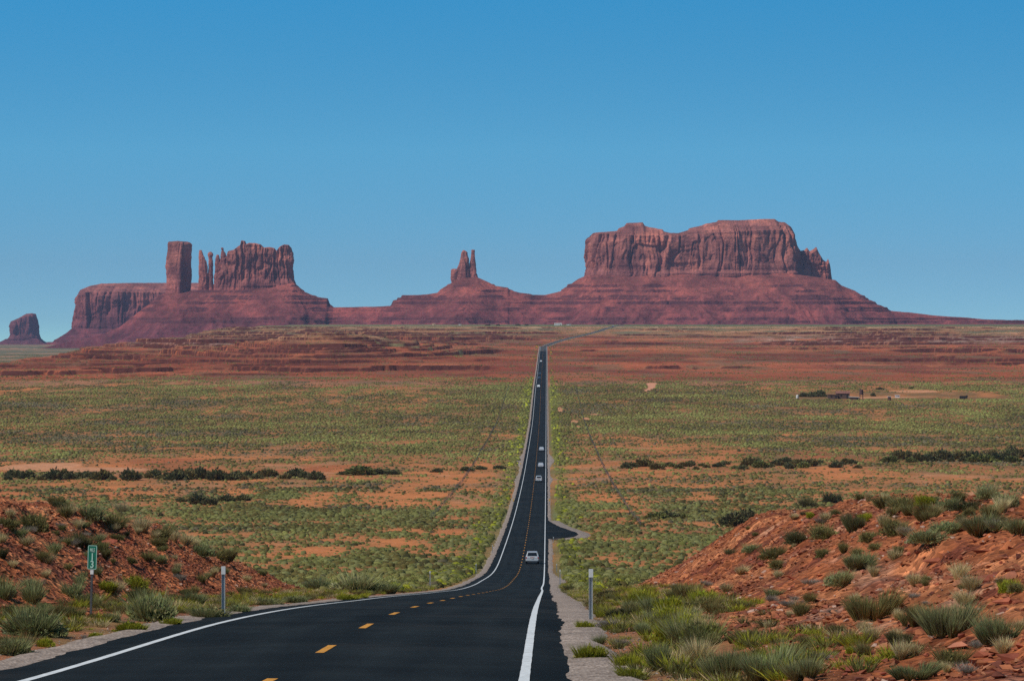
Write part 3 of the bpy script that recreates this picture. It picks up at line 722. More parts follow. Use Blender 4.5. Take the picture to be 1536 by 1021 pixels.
HAND = [
 # left bank
 (51, 798, 50, 'sage', 'olive', 'round olive bush alone high on the bare red bank left of the road', 36),
 (120, 824, 48, 'broom', 'dark', 'dark green bush just above and behind the green milepost sign', 34),
 (87, 760, 20, 'sage', 'dark', 'small dark bush on the skyline at the top of the left bank', 12),
 (158, 838, 28, 'grass', 'olive', 'brownish tuft in the shade just right of the milepost panel', 24),
 (111, 897, 36, 'sage', 'green', 'grey-green bush halfway down the left bank, left of the milepost post', 30),
 (45, 885, 42, 'grass', 'straw', 'pale straw clump in the middle of the left bank', 26),
 (3, 895, 44, 'sage', 'olive', 'bush cut by the left edge of the picture, halfway down the bank', 40),
 (3, 838, 20, 'broom', 'dark', 'small dark bush cut by the left edge, above the others on the bank', 22),
 (52, 952, 100, 'sage', 'green', 'wide grey-green bush at the foot of the left bank, lower left corner', 46),
 (18, 982, 66, 'sage', 'sage', 'pale bush nearest the lower left corner beside the gravel', 34),
 (96, 918, 30, 'grass', 'olive', 'small olive tuft beside the foot of the milepost', 20),
 (196, 948, 54, 'rabbit', 'yellowgreen', 'wide yellow-green bush by the gravel between milepost and left marker post', 22),
 (257, 939, 36, 'rabbit', 'yellowgreen', 'yellow-green bush by the gravel, just left of the left marker post', 16),
 (228, 932, 76, 'sage', 'green', 'large grey-green bush right of the milepost, behind the yellow-green ones', 56),
 (165, 932, 30, 'sage', 'sage', 'small pale bush immediately right of the foot of the milepost', 18),
 (292, 908, 60, 'broom', 'green', 'spreading green bush up the slope behind the left marker post', 32),
 (316, 928, 62, 'sage', 'sage', 'pale green bush standing right behind the left marker post', 26),
 (356, 920, 46, 'sage', 'green', 'low green bush just right of the left marker post', 18),
 (141, 957, 24, 'rabbit', 'yellowgreen', 'little yellow-green bush at the gravel below the milepost', 12),
 (69, 970, 30, 'rabbit', 'yellowgreen', 'little yellow-green bush between the two bushes of the lower left corner', 18),
 (126, 958, 16, 'twig', 'grey', 'whitish dry bush in front of the milepost', 12),
 (192, 935, 22, 'twig', 'grey', 'silvery dry bush above the wide yellow-green one', 10),
 (102, 775, 34, 'grass', 'straw', 'straw-coloured grass on the skyline left of the big crest clump', 26),
 (140, 780, 44, 'sage', 'sage', 'sage bush on the crest of the left bank among pale grasses', 28),
 (170, 796, 56, 'grass', 'olive', 'big grassy clump below the crest of the left bank', 36),
 (212, 798, 44, 'grass', 'straw', 'pale grass clump on the crest where the left bank starts to fall', 34),
 (186, 770, 40, 'grass', 'straw', 'pale grasses on the very top of the left bank', 24),
 (240, 808, 34, 'sage', 'olive', 'olive bush on the falling crest of the left bank', 22),
 (260, 812, 26, 'grass', 'straw', 'straw tuft on the falling crest, right of the olive bush', 24),
 (280, 818, 30, 'grass', 'straw', 'straw tuft lower on the falling crest of the left bank', 24),
 (305, 834, 42, 'sage', 'green', 'green bush near the end of the left bank crest', 24),
 (335, 842, 40, 'sage', 'olive', 'olive bush on the crest right above the left marker post', 26),
 (222, 842, 40, 'grass', 'olive', 'greenish tuft in the middle of the left bank face', 24),
 (238, 846, 28, 'sage', 'green', 'small bush hugging the greenish tuft on the left bank face', 18),
 (266, 853, 20, 'grass', 'straw', 'single straw tuft on the red rubble of the left bank', 16),
 (270, 870, 18, 'sage', 'grey', 'small grey bush below the single straw tuft', 12),
 (372, 872, 22, 'grass', 'straw', 'straw tuft at the far end of the left bank', 14),
 (533, 888, 76, 'sage', 'sage', 'biggest sagebrush where the left bank ends, beside the road', 34),
 (481, 887, 54, 'sage', 'green', 'darker sagebrush left of the biggest one beside the road', 26),
 (574, 890, 52, 'sage', 'green', 'sagebrush right of the biggest one beside the road', 22),
 (522, 901, 38, 'rabbit', 'yellowgreen', 'low yellow-green bush in front of the biggest sagebrush', 12),
 (541, 898, 26, 'rabbit', 'yellowgreen', 'smaller yellow-green bush right of the low one in front of the sagebrush', 9),
 (400, 908, 60, 'sage', 'sage', 'low green bush strung along the gravel past the left marker post', 16),
 (440, 904, 50, 'sage', 'green', 'low green bush further along the gravel past the left marker post', 14),
 # right roadside
 (886, 990, 52, 'rabbit', 'yellowgreen', 'bright yellow-green bush on the gravel below the right marker post', 30),
 (878, 944, 32, 'rabbit', 'yellowgreen', 'small yellow-green bush at the foot of the right marker post', 16),
 (934, 968, 44, 'twig', 'grey', 'silvery dry bush right of the bright yellow-green one', 20),
 (912, 944, 40, 'sage', 'grey', 'greyish bush right beside the right marker post', 20),
 (932, 926, 48, 'sage', 'dark', 'dark bush right of the right marker post', 20),
 (911, 896, 34, 'sage', 'dark', 'dark round bush behind the right marker post', 16),
 (858, 886, 24, 'sage', 'pale', 'pale green bush beside the gravel, left of the right marker post', 12),
 (940, 1003, 40, 'rabbit', 'yellowgreen', 'yellow-green bush between the gravel and the tall dark green one', 28),
 (950, 1019, 50, 'rabbit', 'yellowgreen', 'yellow-green bush at the bottom edge right of the gravel', 24),
 (990, 1004, 60, 'broom', 'green', 'tall dark green broom at the bottom left of the right bank', 56),
 (900, 966, 30, 'grass', 'green', 'green grassy tuft above the bright yellow-green bush', 22),
 # right bank
 (1037, 967, 76, 'broom', 'green', 'wide bluish-green bush at the foot of the right bank', 34),
 (1045, 992, 52, 'twig', 'grey', 'silvery white dry bush beneath the wide bluish-green one', 24),
 (1085, 1019, 96, 'broom', 'green', 'left one of the big green brooms at the bottom edge', 62),
 (1150, 1020, 110, 'broom', 'green', 'middle and tallest of the big green brooms at the bottom edge', 74),
 (1208, 1019, 90, 'broom', 'sage', 'right one of the big green brooms at the bottom edge', 50),
 (965, 952, 54, 'broom', 'green', 'green bush between the marker post and the right bank', 26),
 (1002, 928, 44, 'sage', 'sage', 'grey-green bush at the left foot of the right bank', 22),
 (975, 912, 36, 'sage', 'sage', 'pale bush where the right bank begins', 18),
 (1305, 930, 96, 'broom', 'olive', 'big dark olive bush in the middle of the right bank', 66),
 (1372, 938, 60, 'broom', 'olive', 'olive bush between the two biggest bushes of the right bank', 44),
 (1350, 968, 44, 'broom', 'dark', 'dark greyish bush below the gap between the big bank bushes', 34),
 (1420, 952, 104, 'broom', 'sage', 'big pale olive bush right of the middle of the right bank', 66),
 (1448, 908, 46, 'grass', 'straw', 'straw-topped tuft above the big pale olive bush', 34),
 (1497, 964, 88, 'broom', 'green', 'grey-green bush near the right edge, low on the bank', 56),
 (1258, 878, 42, 'sage', 'sage', 'greyish bush left of and above the big dark olive one', 30),
 (1292, 852, 62, 'broom', 'green', 'long low green bush in the upper middle of the right bank', 30),
 (1161, 838, 44, 'sage', 'olive', 'dark olive bush on the left shoulder of the right bank', 24),
 (1197, 815, 42, 'sage', 'dark', 'dark bush next above the olive one on the left shoulder', 24),
 (1238, 808, 50, 'sage', 'olive', 'olive bush right of the dark one near the top of the right bank', 26),
 (1281, 797, 46, 'broom', 'dark', 'tall round dark bush near the top of the right bank', 40),
 (1345, 803, 48, 'sage', 'olive', 'bush with a pale top, right of the tall round dark one', 28),
 (1352, 800, 20, 'grass', 'straw', 'pale plume of grass in front of the olive bush near the top', 24),
 (1392, 814, 66, 'sage', 'sage', 'pale green bush left of the large sage near the top right', 24),
 (1476, 803, 100, 'broom', 'sage', 'large sage-green bush near the top right of the bank', 46),
 (1420, 800, 50, 'sage', 'green', 'green bush leaning on the large sage-green one', 26),
 (1326, 762, 70, 'grass', 'olive', 'yellowish green clump on the skyline of the right bank', 30),
 (1302, 752, 14, 'grass', 'straw', 'single white plume on the skyline of the right bank', 22),
 (1360, 764, 50, 'sage', 'olive', 'olive bush on the skyline right of the yellowish clump', 26),
 (1394, 780, 62, 'broom', 'olive', 'dark olive bush just under the right skyline', 38),
 (1420, 766, 34, 'sage', 'green', 'green bush on the right skyline next to the darkest one', 26),
 (1446, 766, 42, 'sage', 'dark', 'darkest bush on the right skyline', 20),
 (1246, 754, 34, 'sage', 'dark', 'dark bush at the left end of the right skyline', 20),
 (1213, 760, 34, 'sage', 'olive', 'olive bush left of the dark one at the left end of the skyline', 18),
 (1201, 759, 14, 'grass', 'straw', 'straw tuft at the left end of the skyline', 16),
 (1190, 779, 20, 'grass', 'straw', 'straw tuft just under the left end of the skyline', 12),
 (1205, 773, 16, 'twig', 'dark', 'tiny dark twiggy bush under the left skyline', 10),
 (1254, 773, 18, 'sage', 'olive', 'tiny olive bush between skyline and tall dark bush', 12),
 (1126, 828, 26, 'sage', 'green', 'small green bush on the left rubble slope', 16),
 (1096, 831, 28, 'twig', 'dark', 'dark twiggy bush furthest left on the rubble slope', 16),
 (1112, 862, 34, 'grass', 'straw', 'straw tuft in the middle of the left rubble slope', 20),
 (1161, 894, 28, 'sage', 'sage', 'small grey-green bush in the centre of the right bank face', 14),
 (1067, 918, 34, 'grass', 'olive', 'olive tuft low on the left rubble slope', 22),
 (1063, 878, 20, 'twig', 'grey', 'small grey twiggy bush low on the left rubble slope', 12),
 (1514, 889, 36, 'rabbit', 'yellowgreen', 'bright yellow-green bush near the right edge of the picture', 26),
 (1278, 979, 20, 'rabbit', 'yellowgreen', 'small yellow-green bush in the bare lower part of the right bank', 14),
 (1368, 1019, 90, 'broom', 'green', 'green bush at the bottom edge, right of the big brooms', 38),
 (1215, 876, 34, 'twig', 'grey', 'flat grey dead bush left of the greyish round one', 14),
 (1188, 908, 48, 'twig', 'grey', 'widest grey dead bush lying on the middle of the right bank', 16),
 (1243, 959, 22, 'twig', 'grey', 'small grey dead bush above the big brooms', 12),
 (1250, 983, 24, 'twig', 'grey', 'grey dead bush right beside the tallest broom', 12),
 (1530, 800, 50, 'broom', 'sage', 'sage-green bush cut by the right edge near the top', 34),
 (1345, 930, 24, 'grass', 'straw', 'thin straw tuft at the right of the big dark olive bush', 24),
]
for (x, y, w, k, c, lab, h) in HAND: bush(x, y, w, k, c, lab, h)
# the smaller growth, drawn from the same plants
def fill(n, xr, yr, kinds, wr, label_of, grp):
    for _ in range(n):
        k, c = random.choice(kinds); x = random.uniform(*xr); y = random.uniform(*yr)
        g = ray_ground(x, y)
        if g is None or g[1] > 330: continue
        lat = g[0] - float(xroad(np.array(g[1])))
        if -6.3 < lat < 5.7: continue
        w = random.uniform(*wr) / 100. * F / g[1]
        bush(x, y, w, k, c, label_of[k], None, grp[k], g)
def labs(place): return {'broom': f'small green broom bush {place}', 'sage': f'small sagebrush {place}', 'rabbit': f'small yellow-green bush {place}', 'grass': f'small grass tuft {place}', 'twig': f'small dry grey bush {place}'}
def grps(place): return {'broom': f'small broom bushes {place}', 'sage': f'small sagebrush {place}', 'rabbit': f'small yellow-green bushes {place}', 'grass': f'small grass tufts {place}', 'twig': f'small dry bushes {place}'}
G = [('rabbit', 'yellowgreen'), ('rabbit', 'pale'), ('sage', 'sage'), ('sage', 'green'), ('sage', 'olive'), ('rabbit', 'yellowgreen'), ('grass', 'straw'), ('grass', 'green'), ('sage', 'pale')]
Bk = [('grass', 'straw'), ('grass', 'olive'), ('twig', 'grey'), ('sage', 'olive'), ('grass', 'straw')]
fill(130, (850, 1060), (886, 1019), G, (35, 90), labs('in the ditch between gravel and right bank'), grps('in the right roadside ditch'))
fill(80, (0, 700), (884, 1000), G, (35, 90), labs('along the gravel at the foot of the left bank'), grps('along the left gravel strip'))
fill(80, (0, 400), (765, 930), Bk + [('sage', 'pale'), ('grass', 'green'), ('grass', 'straw')], (25, 60), labs('scattered on the red rubble of the left bank'), grps('on the left bank face'))
fill(80, (1000, 1536), (770, 1010), Bk, (18, 50), labs('scattered on the red rubble of the right bank'), grps('on the right bank face'))
fill(34, (1180, 1536), (742, 800), Bk + G[:3], (25, 62), labs('along the top of the right bank'), grps('along the top of the right bank'))
fill(26, (80, 330), (752, 830), Bk + G[1:4], (35, 80), labs('along the crest of the left bank'), grps('along the crest of the left bank'))

n = 3600; d = 40 + 290 * rng.uniform(0, 1, n) ** 1.3; sd = rng.choice([-1, 1], n); la = np.where(sd > 0, 4.8 + 3.3 * rng.uniform(0, 1, n), -(5.5 + 2.6 * rng.uniform(0, 1, n) ** 1.2))
X = xroad(d) + la; k = fbm2(X / 1.5, d / 4, 3, 121) + rng.uniform(-.25, .25, n) > -.12; X, d = X[k], d[k]; m = len(X)
cols = np.array([PAL['green'], PAL['yellowgreen'], PAL['straw'], PAL['olive'], PAL['sage']])[rng.choice(5, m, p=[.22, .36, .17, .10, .15])] * rng.uniform(.8, 1.15, (m, 1))
V, Fc, C = soup([blade_bush(140, 260 + k, .9, .014, .8, .8, .35) for k in range(5)], np.stack([X, d, gz(X, d) - .02], -1), rng.uniform(.18, .5, m), rng.uniform(0, 6.3, m), cols, rng.integers(0, 5, m), rng.uniform(.6, 1.2, m))
tag(link('weeds', mesh_from('weeds', V, Fc, M_LEAF, False, {'col': ('FLOAT_COLOR', C)})), 'low weeds and grasses covering the roadside ditches', kind='stuff')
# ------------------------------------------------------------------ stones on the banks
RP = [rock_proto(400 + k, .38 + .04 * k) for k in range(8)]
def stone_cols(n):
    a = np.array([(.36, .125, .058), (.27, .085, .046), (.46, .19, .10), (.17, .055, .036), (.48, .31, .24)])
    return a[rng.choice(5, n, p=[.36, .28, .2, .11, .05])] * rng.uniform(.8, 1.2, (n, 1))
def bank_points(n, d1=205):
    d = rng.uniform(32, d1, n); d = 32 + (d1 - 32) * ((d - 32) / (d1 - 32)) ** .72; u = rng.uniform(-.17, .17, n); X = u * d
    k = bank_mask(X, d) > .45; return X[k], d[k]
X, Y = bank_points(290000); cl = fbm2(X / 3, Y / 5, 3, 111) + rng.uniform(-.5, .5, len(X)); k = cl > -.12; X, Y = X[k], Y[k]
Z = gz(X, Y); m = len(X); sc = .07 + .22 * rng.power(.35, m) ; sc = .045 + .19 * rng.uniform(0, 1, m) ** 4
V, Fc, C = soup(RP, np.stack([X, Y, Z + .1 * sc], -1), sc, rng.uniform(0, 6.3, m), stone_cols(m), rng.integers(0, 8, m))
tag(link('rubble', mesh_from('rubble', V, Fc, M_ROCK, False, {'col': ('FLOAT_COLOR', C)})), 'broken red stone chips strewn over both cut banks', kind='stuff')
print('rubble', m, len(Fc))
n = 16000; d = 36 + 200 * rng.uniform(0, 1, n) ** 1.4; sd = rng.choice([-1, 1], n, p=[.4, .6]); la = np.where(sd > 0, 3.9 + 1.7 * rng.uniform(0, 1, n) ** 1.1, -(4.25 + 1.1 * rng.uniform(0, 1, n) ** 1.3)); X = xroad(d) + la
Z = np.maximum(gz(X, d), zhi(d) - .13); m = n; sc = .02 + .05 * rng.uniform(0, 1, m) ** 3
cols = np.array([(.33, .27, .22), (.46, .39, .34), (.24, .18, .14), (.38, .22, .15), (.10, .09, .085)])[rng.choice(5, m)] * rng.uniform(.8, 1.2, (m, 1))
V, Fc, C = soup(RP, np.stack([X, d, Z + .01], -1), sc, rng.uniform(0, 6.3, m), cols, rng.integers(0, 8, m))
tag(link('pebbles', mesh_from('pebbles', V, Fc, M_ROCK, False, {'col': ('FLOAT_COLOR', C)})), 'loose grey pebbles spilling over both edges of the asphalt', kind='stuff')
# big ones are objects
RM = []
for k in range(8):
    V, Fc, C = RP[k]; RM.append(mesh_from('rock', V, Fc, M_ROCK, False, {'col': ('FLOAT_COLOR', C * np.array([(.34, .105, .055), (.27, .075, .045), (.42, .16, .095), (.30, .09, .05)][k % 4]))}))
BIG = [(1480, 872, 60, 'long flat red boulder just left of the bright yellow-green bush', 1.6), (1505, 905, 44, 'broad red slab just below the bright yellow-green bush', 1.5),
       (1340, 828, 34, 'pale pinkish slab on the top of the right bank', 2.), (1470, 752, 26, 'dark red boulder on the right skyline beside the darkest bush', 1.2),
       (1190, 868, 26, 'red block left of the flat grey dead bush', 1.3), (1400, 845, 44, 'red slab above the straw-topped tuft', 1.8), (1515, 990, 60, 'dark red slab in the lower right corner', 1.6),
       (1290, 955, 40, 'red slab under the big dark olive bush', 1.7), (1062, 940, 30, 'red block at the foot of the left rubble slope', 1.2), (1120, 968, 30, 'red slab above the left one of the big brooms', 1.5),
       (344, 927, 14, 'brown stone on the gravel touching the left marker post', 1.0), (240, 905, 22, 'red block in the dip of the left bank', 1.2), (75, 905, 30, 'red slab halfway down the left bank', 1.5), (160, 815, 34, 'dark red ledge block under the crest of the left bank', 1.8)]
for (x, y, w, lab, asp) in BIG:
    g = ray_ground(x, y)
    if not g: continue
    s = w / (F / g[1]); o = link('rock', random.choice(RM)); o.location = (g[0], g[1], g[2] + .05 * s); o.scale = (s, s * .75, s * 1.1 / asp * .8)
    o.rotation_euler = (random.uniform(-.15, .15), random.uniform(-.15, .15), random.uniform(-.5, .5)); tag(o, lab, 'rock')
n = 0
while n < 230:
    right = random.random() < .62
    x, y = (random.uniform(960, 1536), random.uniform(760, 1015)) if right else (random.uniform(0, 400), random.uniform(765, 940))
    g = ray_ground(x, y)
    if g is None or g[1] > 200 or bank_mask(np.array(g[0]), np.array(g[1])) < .5: continue
    s = random.uniform(.10, .17) if random.random() < .8 else random.uniform(.17, .40); o = link('rock', RM[random.randrange(8)]); o.location = (g[0], g[1], g[2] + .02); o.scale = (s, s * random.uniform(.6, 1), s * random.uniform(.5, 1))
    o.rotation_euler = (random.uniform(-.3, .3), random.uniform(-.3, .3), random.uniform(0, 6.28))
    tag(o, 'red sandstone block lying on the rubble of the ' + ('right' if right else 'left') + ' bank', 'rock', 'red sandstone blocks on the ' + ('right' if right else 'left') + ' bank'); n += 1

# ------------------------------------------------------------------ dark shrubs of the dry wash and far trees
def crown_proto(seed):
    V, Fc, C = leaf_ball(420, .17, seed, .75, lum=.45)
    V[:, 0] *= 1.1; r = np.random.default_rng(seed); T = blade_bush(40, seed, .5, .03, .8, .3, .15)
    return np.concatenate([V, T[0]]), np.concatenate([Fc, T[1] + len(V)]), np.concatenate([C, T[2] * np.array([1.0, .75, .6])])
CP = [crown_proto(500 + k) for k in range(5)]; CM = {}
def wash(x, y, w, h, colour, label, group=None, name='tamarisk_shrub'):
    g = ray_ground(x, y, 500)
    if not g: return
    k = random.randrange(5)
    if (k, colour) not in CM: CM[(k, colour)] = mesh_from(name, CP[k][0], CP[k][1], M_LEAF, False, {'col': ('FLOAT_COLOR', CP[k][2] * np.array(PAL[colour]) * (1.9 if colour == 'dark' else 1.25))})
    o = link(name, CM[(k, colour)]); s = F / g[1]; o.location = (g[0], g[1], g[2] - .1); o.scale = (w / s / 1.05, w / s / 1.05, h / s / .82); o.rotation_euler = (0, 0, random.uniform(0, 6.28))
    tag(o, label, 'tree' if name == 'tree' else 'shrub', group)
x = 12
while x < 480:
    hh = random.uniform(6, 16) * (1.15 if 60 < x < 330 else 1); random.random() < .08 or wash(x, 718 + random.uniform(-4, 2), hh * random.uniform(1.3, 1.9), hh, random.choice(['dark', 'dark', 'olive', 'dark']), 'dark shrub in the long row along the dry wash left of the road', 'dark shrubs along the left wash'); x += random.uniform(6, 11)
for (x, y, w, h, l) in [(541, 712, 44, 16, 'largest dark shrub of the wash between the long left row and the road'), (520, 712, 22, 9, 'low dark shrub at the left foot of the largest wash shrub'), (565, 711, 26, 10, 'dark shrub touching the right of the largest wash shrub'), (587, 711, 30, 8, 'long low shrub further right of the largest wash shrub'),
                        (655, 708, 16, 8, 'small dark shrub by the left fence line'), (700, 706, 20, 8, 'shrub where the left fence meets the wash'), (722, 704, 18, 7, 'shrub between left fence and highway'), (750, 703, 20, 7, 'shrub close to the highway at the wash'),
                        (272, 752, 18, 8, 'leftmost shrub of the dark group beyond the left bank'), (298, 756, 30, 18, 'tallest shrub of the dark group beyond the left bank'), (315, 757, 24, 12, 'shrub leaning on the tallest of the dark group'), (338, 752, 24, 13, 'rounded shrub at the right of the dark group'), (363, 751, 20, 13, 'rightmost shrub of the dark group beyond the left bank'),
                        (242, 774, 10, 6, 'tiny dark shrub on the sand beyond the left bank'), (1100, 789, 40, 24, 'dark green shrub showing behind the left end of the right bank'), (1122, 784, 30, 24, 'taller dark green shrub behind the right bank'), (985, 777, 30, 12, 'left low green shrub on the brown flat beyond the turnout'), (1005, 777, 36, 12, 'middle low green shrub on the brown flat beyond the turnout'), (1026, 777, 20, 9, 'right low green shrub on the brown flat beyond the turnout'), (1052, 770, 20, 7, 'small green shrub off to the right on the brown flat')]:
    wash(x, y, w, h, 'dark' if random.random() < .7 else 'green', l)
x = 940
while x < 1300:
    hh = random.uniform(5, 13); random.random() < .12 or wash(x, 700 + random.uniform(-4, 4) - (x - 1100) * .01, hh * random.uniform(1.5, 2.2), hh, random.choice(['dark', 'olive', 'dark', 'green']), 'dark shrub in the row along the dry wash right of the road', 'dark shrubs along the right wash'); x += random.uniform(5, 10)
x = 1325
while x < 1560:
    hh = random.uniform(6, 17) + (3 if x > 1430 else 0); y = random.choice([686, 689, 692])
    wash(x, y, hh * random.uniform(1.1, 1.5), hh, random.choice(['dark', 'dark', 'olive']), 'dark bushy tree in the thicket at the far right of the wash', 'trees in the right wash thicket', 'tree'); x += random.uniform(5, 10)
for x, w, l in [(1335, 22, 'round green shrub in front of the left end of the right thicket'), (1366, 18, 'small round green shrub before the right thicket'), (1462, 26, 'first round shrub standing before the thick right trees'), (1482, 26, 'second round shrub standing before the thick right trees'), (1520, 24, 'round shrub before the trees near the right edge')]:
    wash(x, 693, w, w * .5, 'green', l)
for (x, y, w, h, l) in [(1208, 595, 18, 8, 'left low tree of the clump beside the homestead'), (1219, 595, 18, 9, 'middle low tree of the clump beside the homestead'), (1232, 595, 16, 12, 'tallest tree of the clump beside the homestead'), (1310, 594, 8, 6, 'lone small tree right of the homestead tower'), (1320, 584, 12, 4, 'low bush behind the homestead tower'), (1367, 583, 8, 3, 'little bush on the flat behind the outhouse')]:
    wash(x, y, w, h, 'dark', l, None, 'tree')

# ------------------------------------------------------------------ fences
def fence(off, d0, d1, label):
    ds = np.arange(d0, d1, 5.); t = empty('wire_fence', (float(xroad(np.array(d0)) + off), d0, float(gz(xroad(np.array(d0)) + off, np.array(d0)))))
    o0 = np.array(t.location)
    pm = MB().tube((0, 0, -.3), (0, 0, 1.3), .04, .03, 6).mesh('post', M_DARKSTEEL); rest = MB()
    tops = []
    for i, d in enumerate(ds):
        x = float(xroad(np.array(d))) + off + random.uniform(-.05, .05); z = float(gz(np.array(x), np.array(d))); tops.append((x, d, z))
        if i < 95:
            o = link('post', pm, t); o.location = (x - o0[0], d - o0[1], z - o0[2]); o.rotation_euler = (random.uniform(-.05, .05), random.uniform(-.05, .05), 0)
        else: rest.tube((x - o0[0], d - o0[1], z - .3 - o0[2]), (x - o0[0], d - o0[1], z + 1.3 - o0[2]), .04, .03, 5)
    r = rest.build('post_row', M_DARKSTEEL, t); r['kind'] = 'stuff'
    for hgt in (.4, .75, 1.15):
        w = MB(); 
        for a, b in zip(tops[:-1], tops[1:]): w.tube((a[0] - o0[0], a[1] - o0[1], a[2] + hgt - o0[2]), (b[0] - o0[0], b[1] - o0[1], b[2] + hgt - o0[2]), .003, None, 3)
        w.build('wire', M_STEEL, t)
    tag(t, label, 'fence')
    # weeds caught along the wire
    n = int((d1 - d0) / 5); d = rng.uniform(d0, d1, n); X = xroad(d) + off + rng.normal(size=n) * .5; Z = gz(X, d) - .03
    V, Fc, C = soup([leaf_ball(12, .45, 240 + k, .6) for k in range(3)], np.stack([X, d, Z], -1), rng.uniform(.25, .6, n), rng.uniform(0, 6, n), np.array([PAL['olive']]) * rng.uniform(.6, 1.2, (n, 1)), rng.integers(0, 3, n))
    tag(link('weeds', mesh_from('weeds', V, Fc, M_LEAF, False, {'col': ('FLOAT_COLOR', C)})), 'dark weeds caught along the ' + ('left' if off < 0 else 'right') + ' fence line', kind='stuff')
fence(-20.5, 690, 2130, 'wire fence running parallel to the highway across the valley on its left')
fence(22.0, 650, 2130, 'wire fence running parallel to the highway across the valley on its right')

# ------------------------------------------------------------------ marker posts and signs
def marker(x, ybase, h, label, yellow=False, group=None, reach=26):
    g = ray_ground(x, ybase, reach)
    if not g: return
    lat = g[0] - float(xroad(np.array(g[1])))
    t = empty('marker_post', g, .12); hm = h / (F / g[1])
    m = MB(); w = .045
    m.box((0, 0, hm / 2 - .15), (.075, .008, hm + .3)); m.box((-.038, -.018, hm / 2 - .15), (.008, .03, hm + .3)); m.box((.038, -.018, hm / 2 - .15), (.008, .03, hm + .3))
    m.build('post', M_STEEL, t)
    if yellow: MB().box((0, -.05, hm - .25), (.22, .012, .55), None, .004).build('reflector', M_SIGNYEL, t)
    else: MB().box((0, -.055, hm - .09), (.10, .02, .19), None, .004).build('reflector', M_SIGNWHITE, t)
    tag(t, label, 'marker post', group)
marker(886, 932, 79, 'tall steel marker post on the right roadside, nearest one with a white top')
marker(335, 928, 79, 'steel marker post on the left edge beside the milepost')
marker(645, 882, 26, 'marker post on the left where the road drops away')
marker(714, 861, 16, 'second marker post left of the white line beyond the dip')
marker(739, 829, 12, 'third marker post along the left side, level with the silver car')
marker(840, 878, 24, 'marker post right of the road just before the dip')
marker(835, 858, 13, 'marker post right of the road level with the silver car')
marker(830, 813, 8, 'small marker post at the near corner of the asphalt turnout')
marker(770, 757, 9, 'yellow marker left of the highway above the turnout', True, None, 300)
marker(824, 757, 9, 'yellow marker right of the highway above the turnout', True, None, 300)
marker(781, 702, 8, 'yellow marker left of the highway at the gravel apron', True, None, 300)
marker(832, 703, 9, 'yellow marker right of the highway at the wash', True, None, 300)
marker(857.6, 571, 5, 'lone yellow marker on the far edge of the valley floor', True, None, 800)

def mesh_text(txt, size, mat, name):
    cu = bpy.data.curves.new('t', 'FONT'); cu.body = txt; cu.size = size; cu.align_x = 'CENTER'; cu.align_y = 'CENTER'; cu.extrude = .002; cu.offset = .0012 if len(txt) > 1 else .004
    o = bpy.data.objects.new('t', cu); COL.objects.link(o); bpy.context.view_layer.update()
    me = bpy.data.meshes.new_from_object(o.evaluated_get(bpy.context.evaluated_depsgraph_get())); bpy.data.objects.remove(o); me.name = name
    me.materials.clear(); me.materials.append(mat); return me
def rrect(w, h, r, n=6):
    P = []
    for cx, cy, a0 in ((w / 2 - r, h / 2 - r, 0), (-w / 2 + r, h / 2 - r, 90), (-w / 2 + r, -h / 2 + r, 180), (w / 2 - r, -h / 2 + r, 270)):
        for k in range(n + 1): a = math.radians(a0 + 90 * k / n); P.append((cx + r * math.cos(a), cy + r * math.sin(a)))
    return P
def plate(w, h, r, y, th, name, mat, parent, z, inner=None):
    bm = bmesh.new(); A = rrect(w, h, r)
    if inner is None:
        f = bm.faces.new([bm.verts.new((a, y, z + b)) for a, b in A]); e = bmesh.ops.extrude_face_region(bm, geom=[f])
        for q in e['geom']:
            if isinstance(q, bmesh.types.BMVert): q.co.y += th
    else:
        B = rrect(w - 2 * inner, h - 2 * inner, max(.003, r - inner)); va = [bm.verts.new((a, y, z + b)) for a, b in A]; vb = [bm.verts.new((a, y, z + b)) for a, b in B]
        for i in range(len(A)): j = (i + 1) % len(A); bm.faces.new((va[i], va[j], vb[j], vb[i]))
    bmesh.ops.recalc_face_normals(bm, faces=bm.faces); me = bpy.data.meshes.new(name); bm.to_mesh(me); bm.free(); me.materials.append(mat); return link(name, me, parent)
g = ray_ground(136, 925, 60); t = empty('mile_marker', g, -.05); s = F / g[1]; H = 108 / s; pw, ph = 14.2 / s, 36.5 / s
t.rotation_euler = (0, math.radians(1.8), -.05)
pm = MB().box((0, 0, (H - ph) / 2 - .1), (.05, .03, H - ph + .35), None, .004); pm.build('post', M_DARKSTEEL, t)
MB().box((0, -.004, H - ph - .05), (.075, .045, .12), None, .004).build('bracket', M_SIGNWHITE, t)
zc = H - ph / 2
pn = plate(pw, ph, .03, -.03, .006, 'sign_panel', M_GREEN, t, zc)
plate(pw - .012, ph - .012, .026, -.0345, 0, 'border', M_SIGNTEXT, pn, zc, .012)
for txt, sz, zz, sx in (('MILE', .12, .20, .56), ('1', .225, .005, 1.), ('3', .225, -.205, 1.)):
    o = link('lettering', mesh_text(txt, sz, M_SIGNTEXT, 'lettering'), pn); o.location = (0, -.036, zc + zz * ph / .686); o.rotation_euler = (math.radians(90), 0, 0); o.scale = (sx * pw / .254, 1, 1)
tag(t, 'green mile 13 sign on a thin post in front of the left bank', 'road sign')

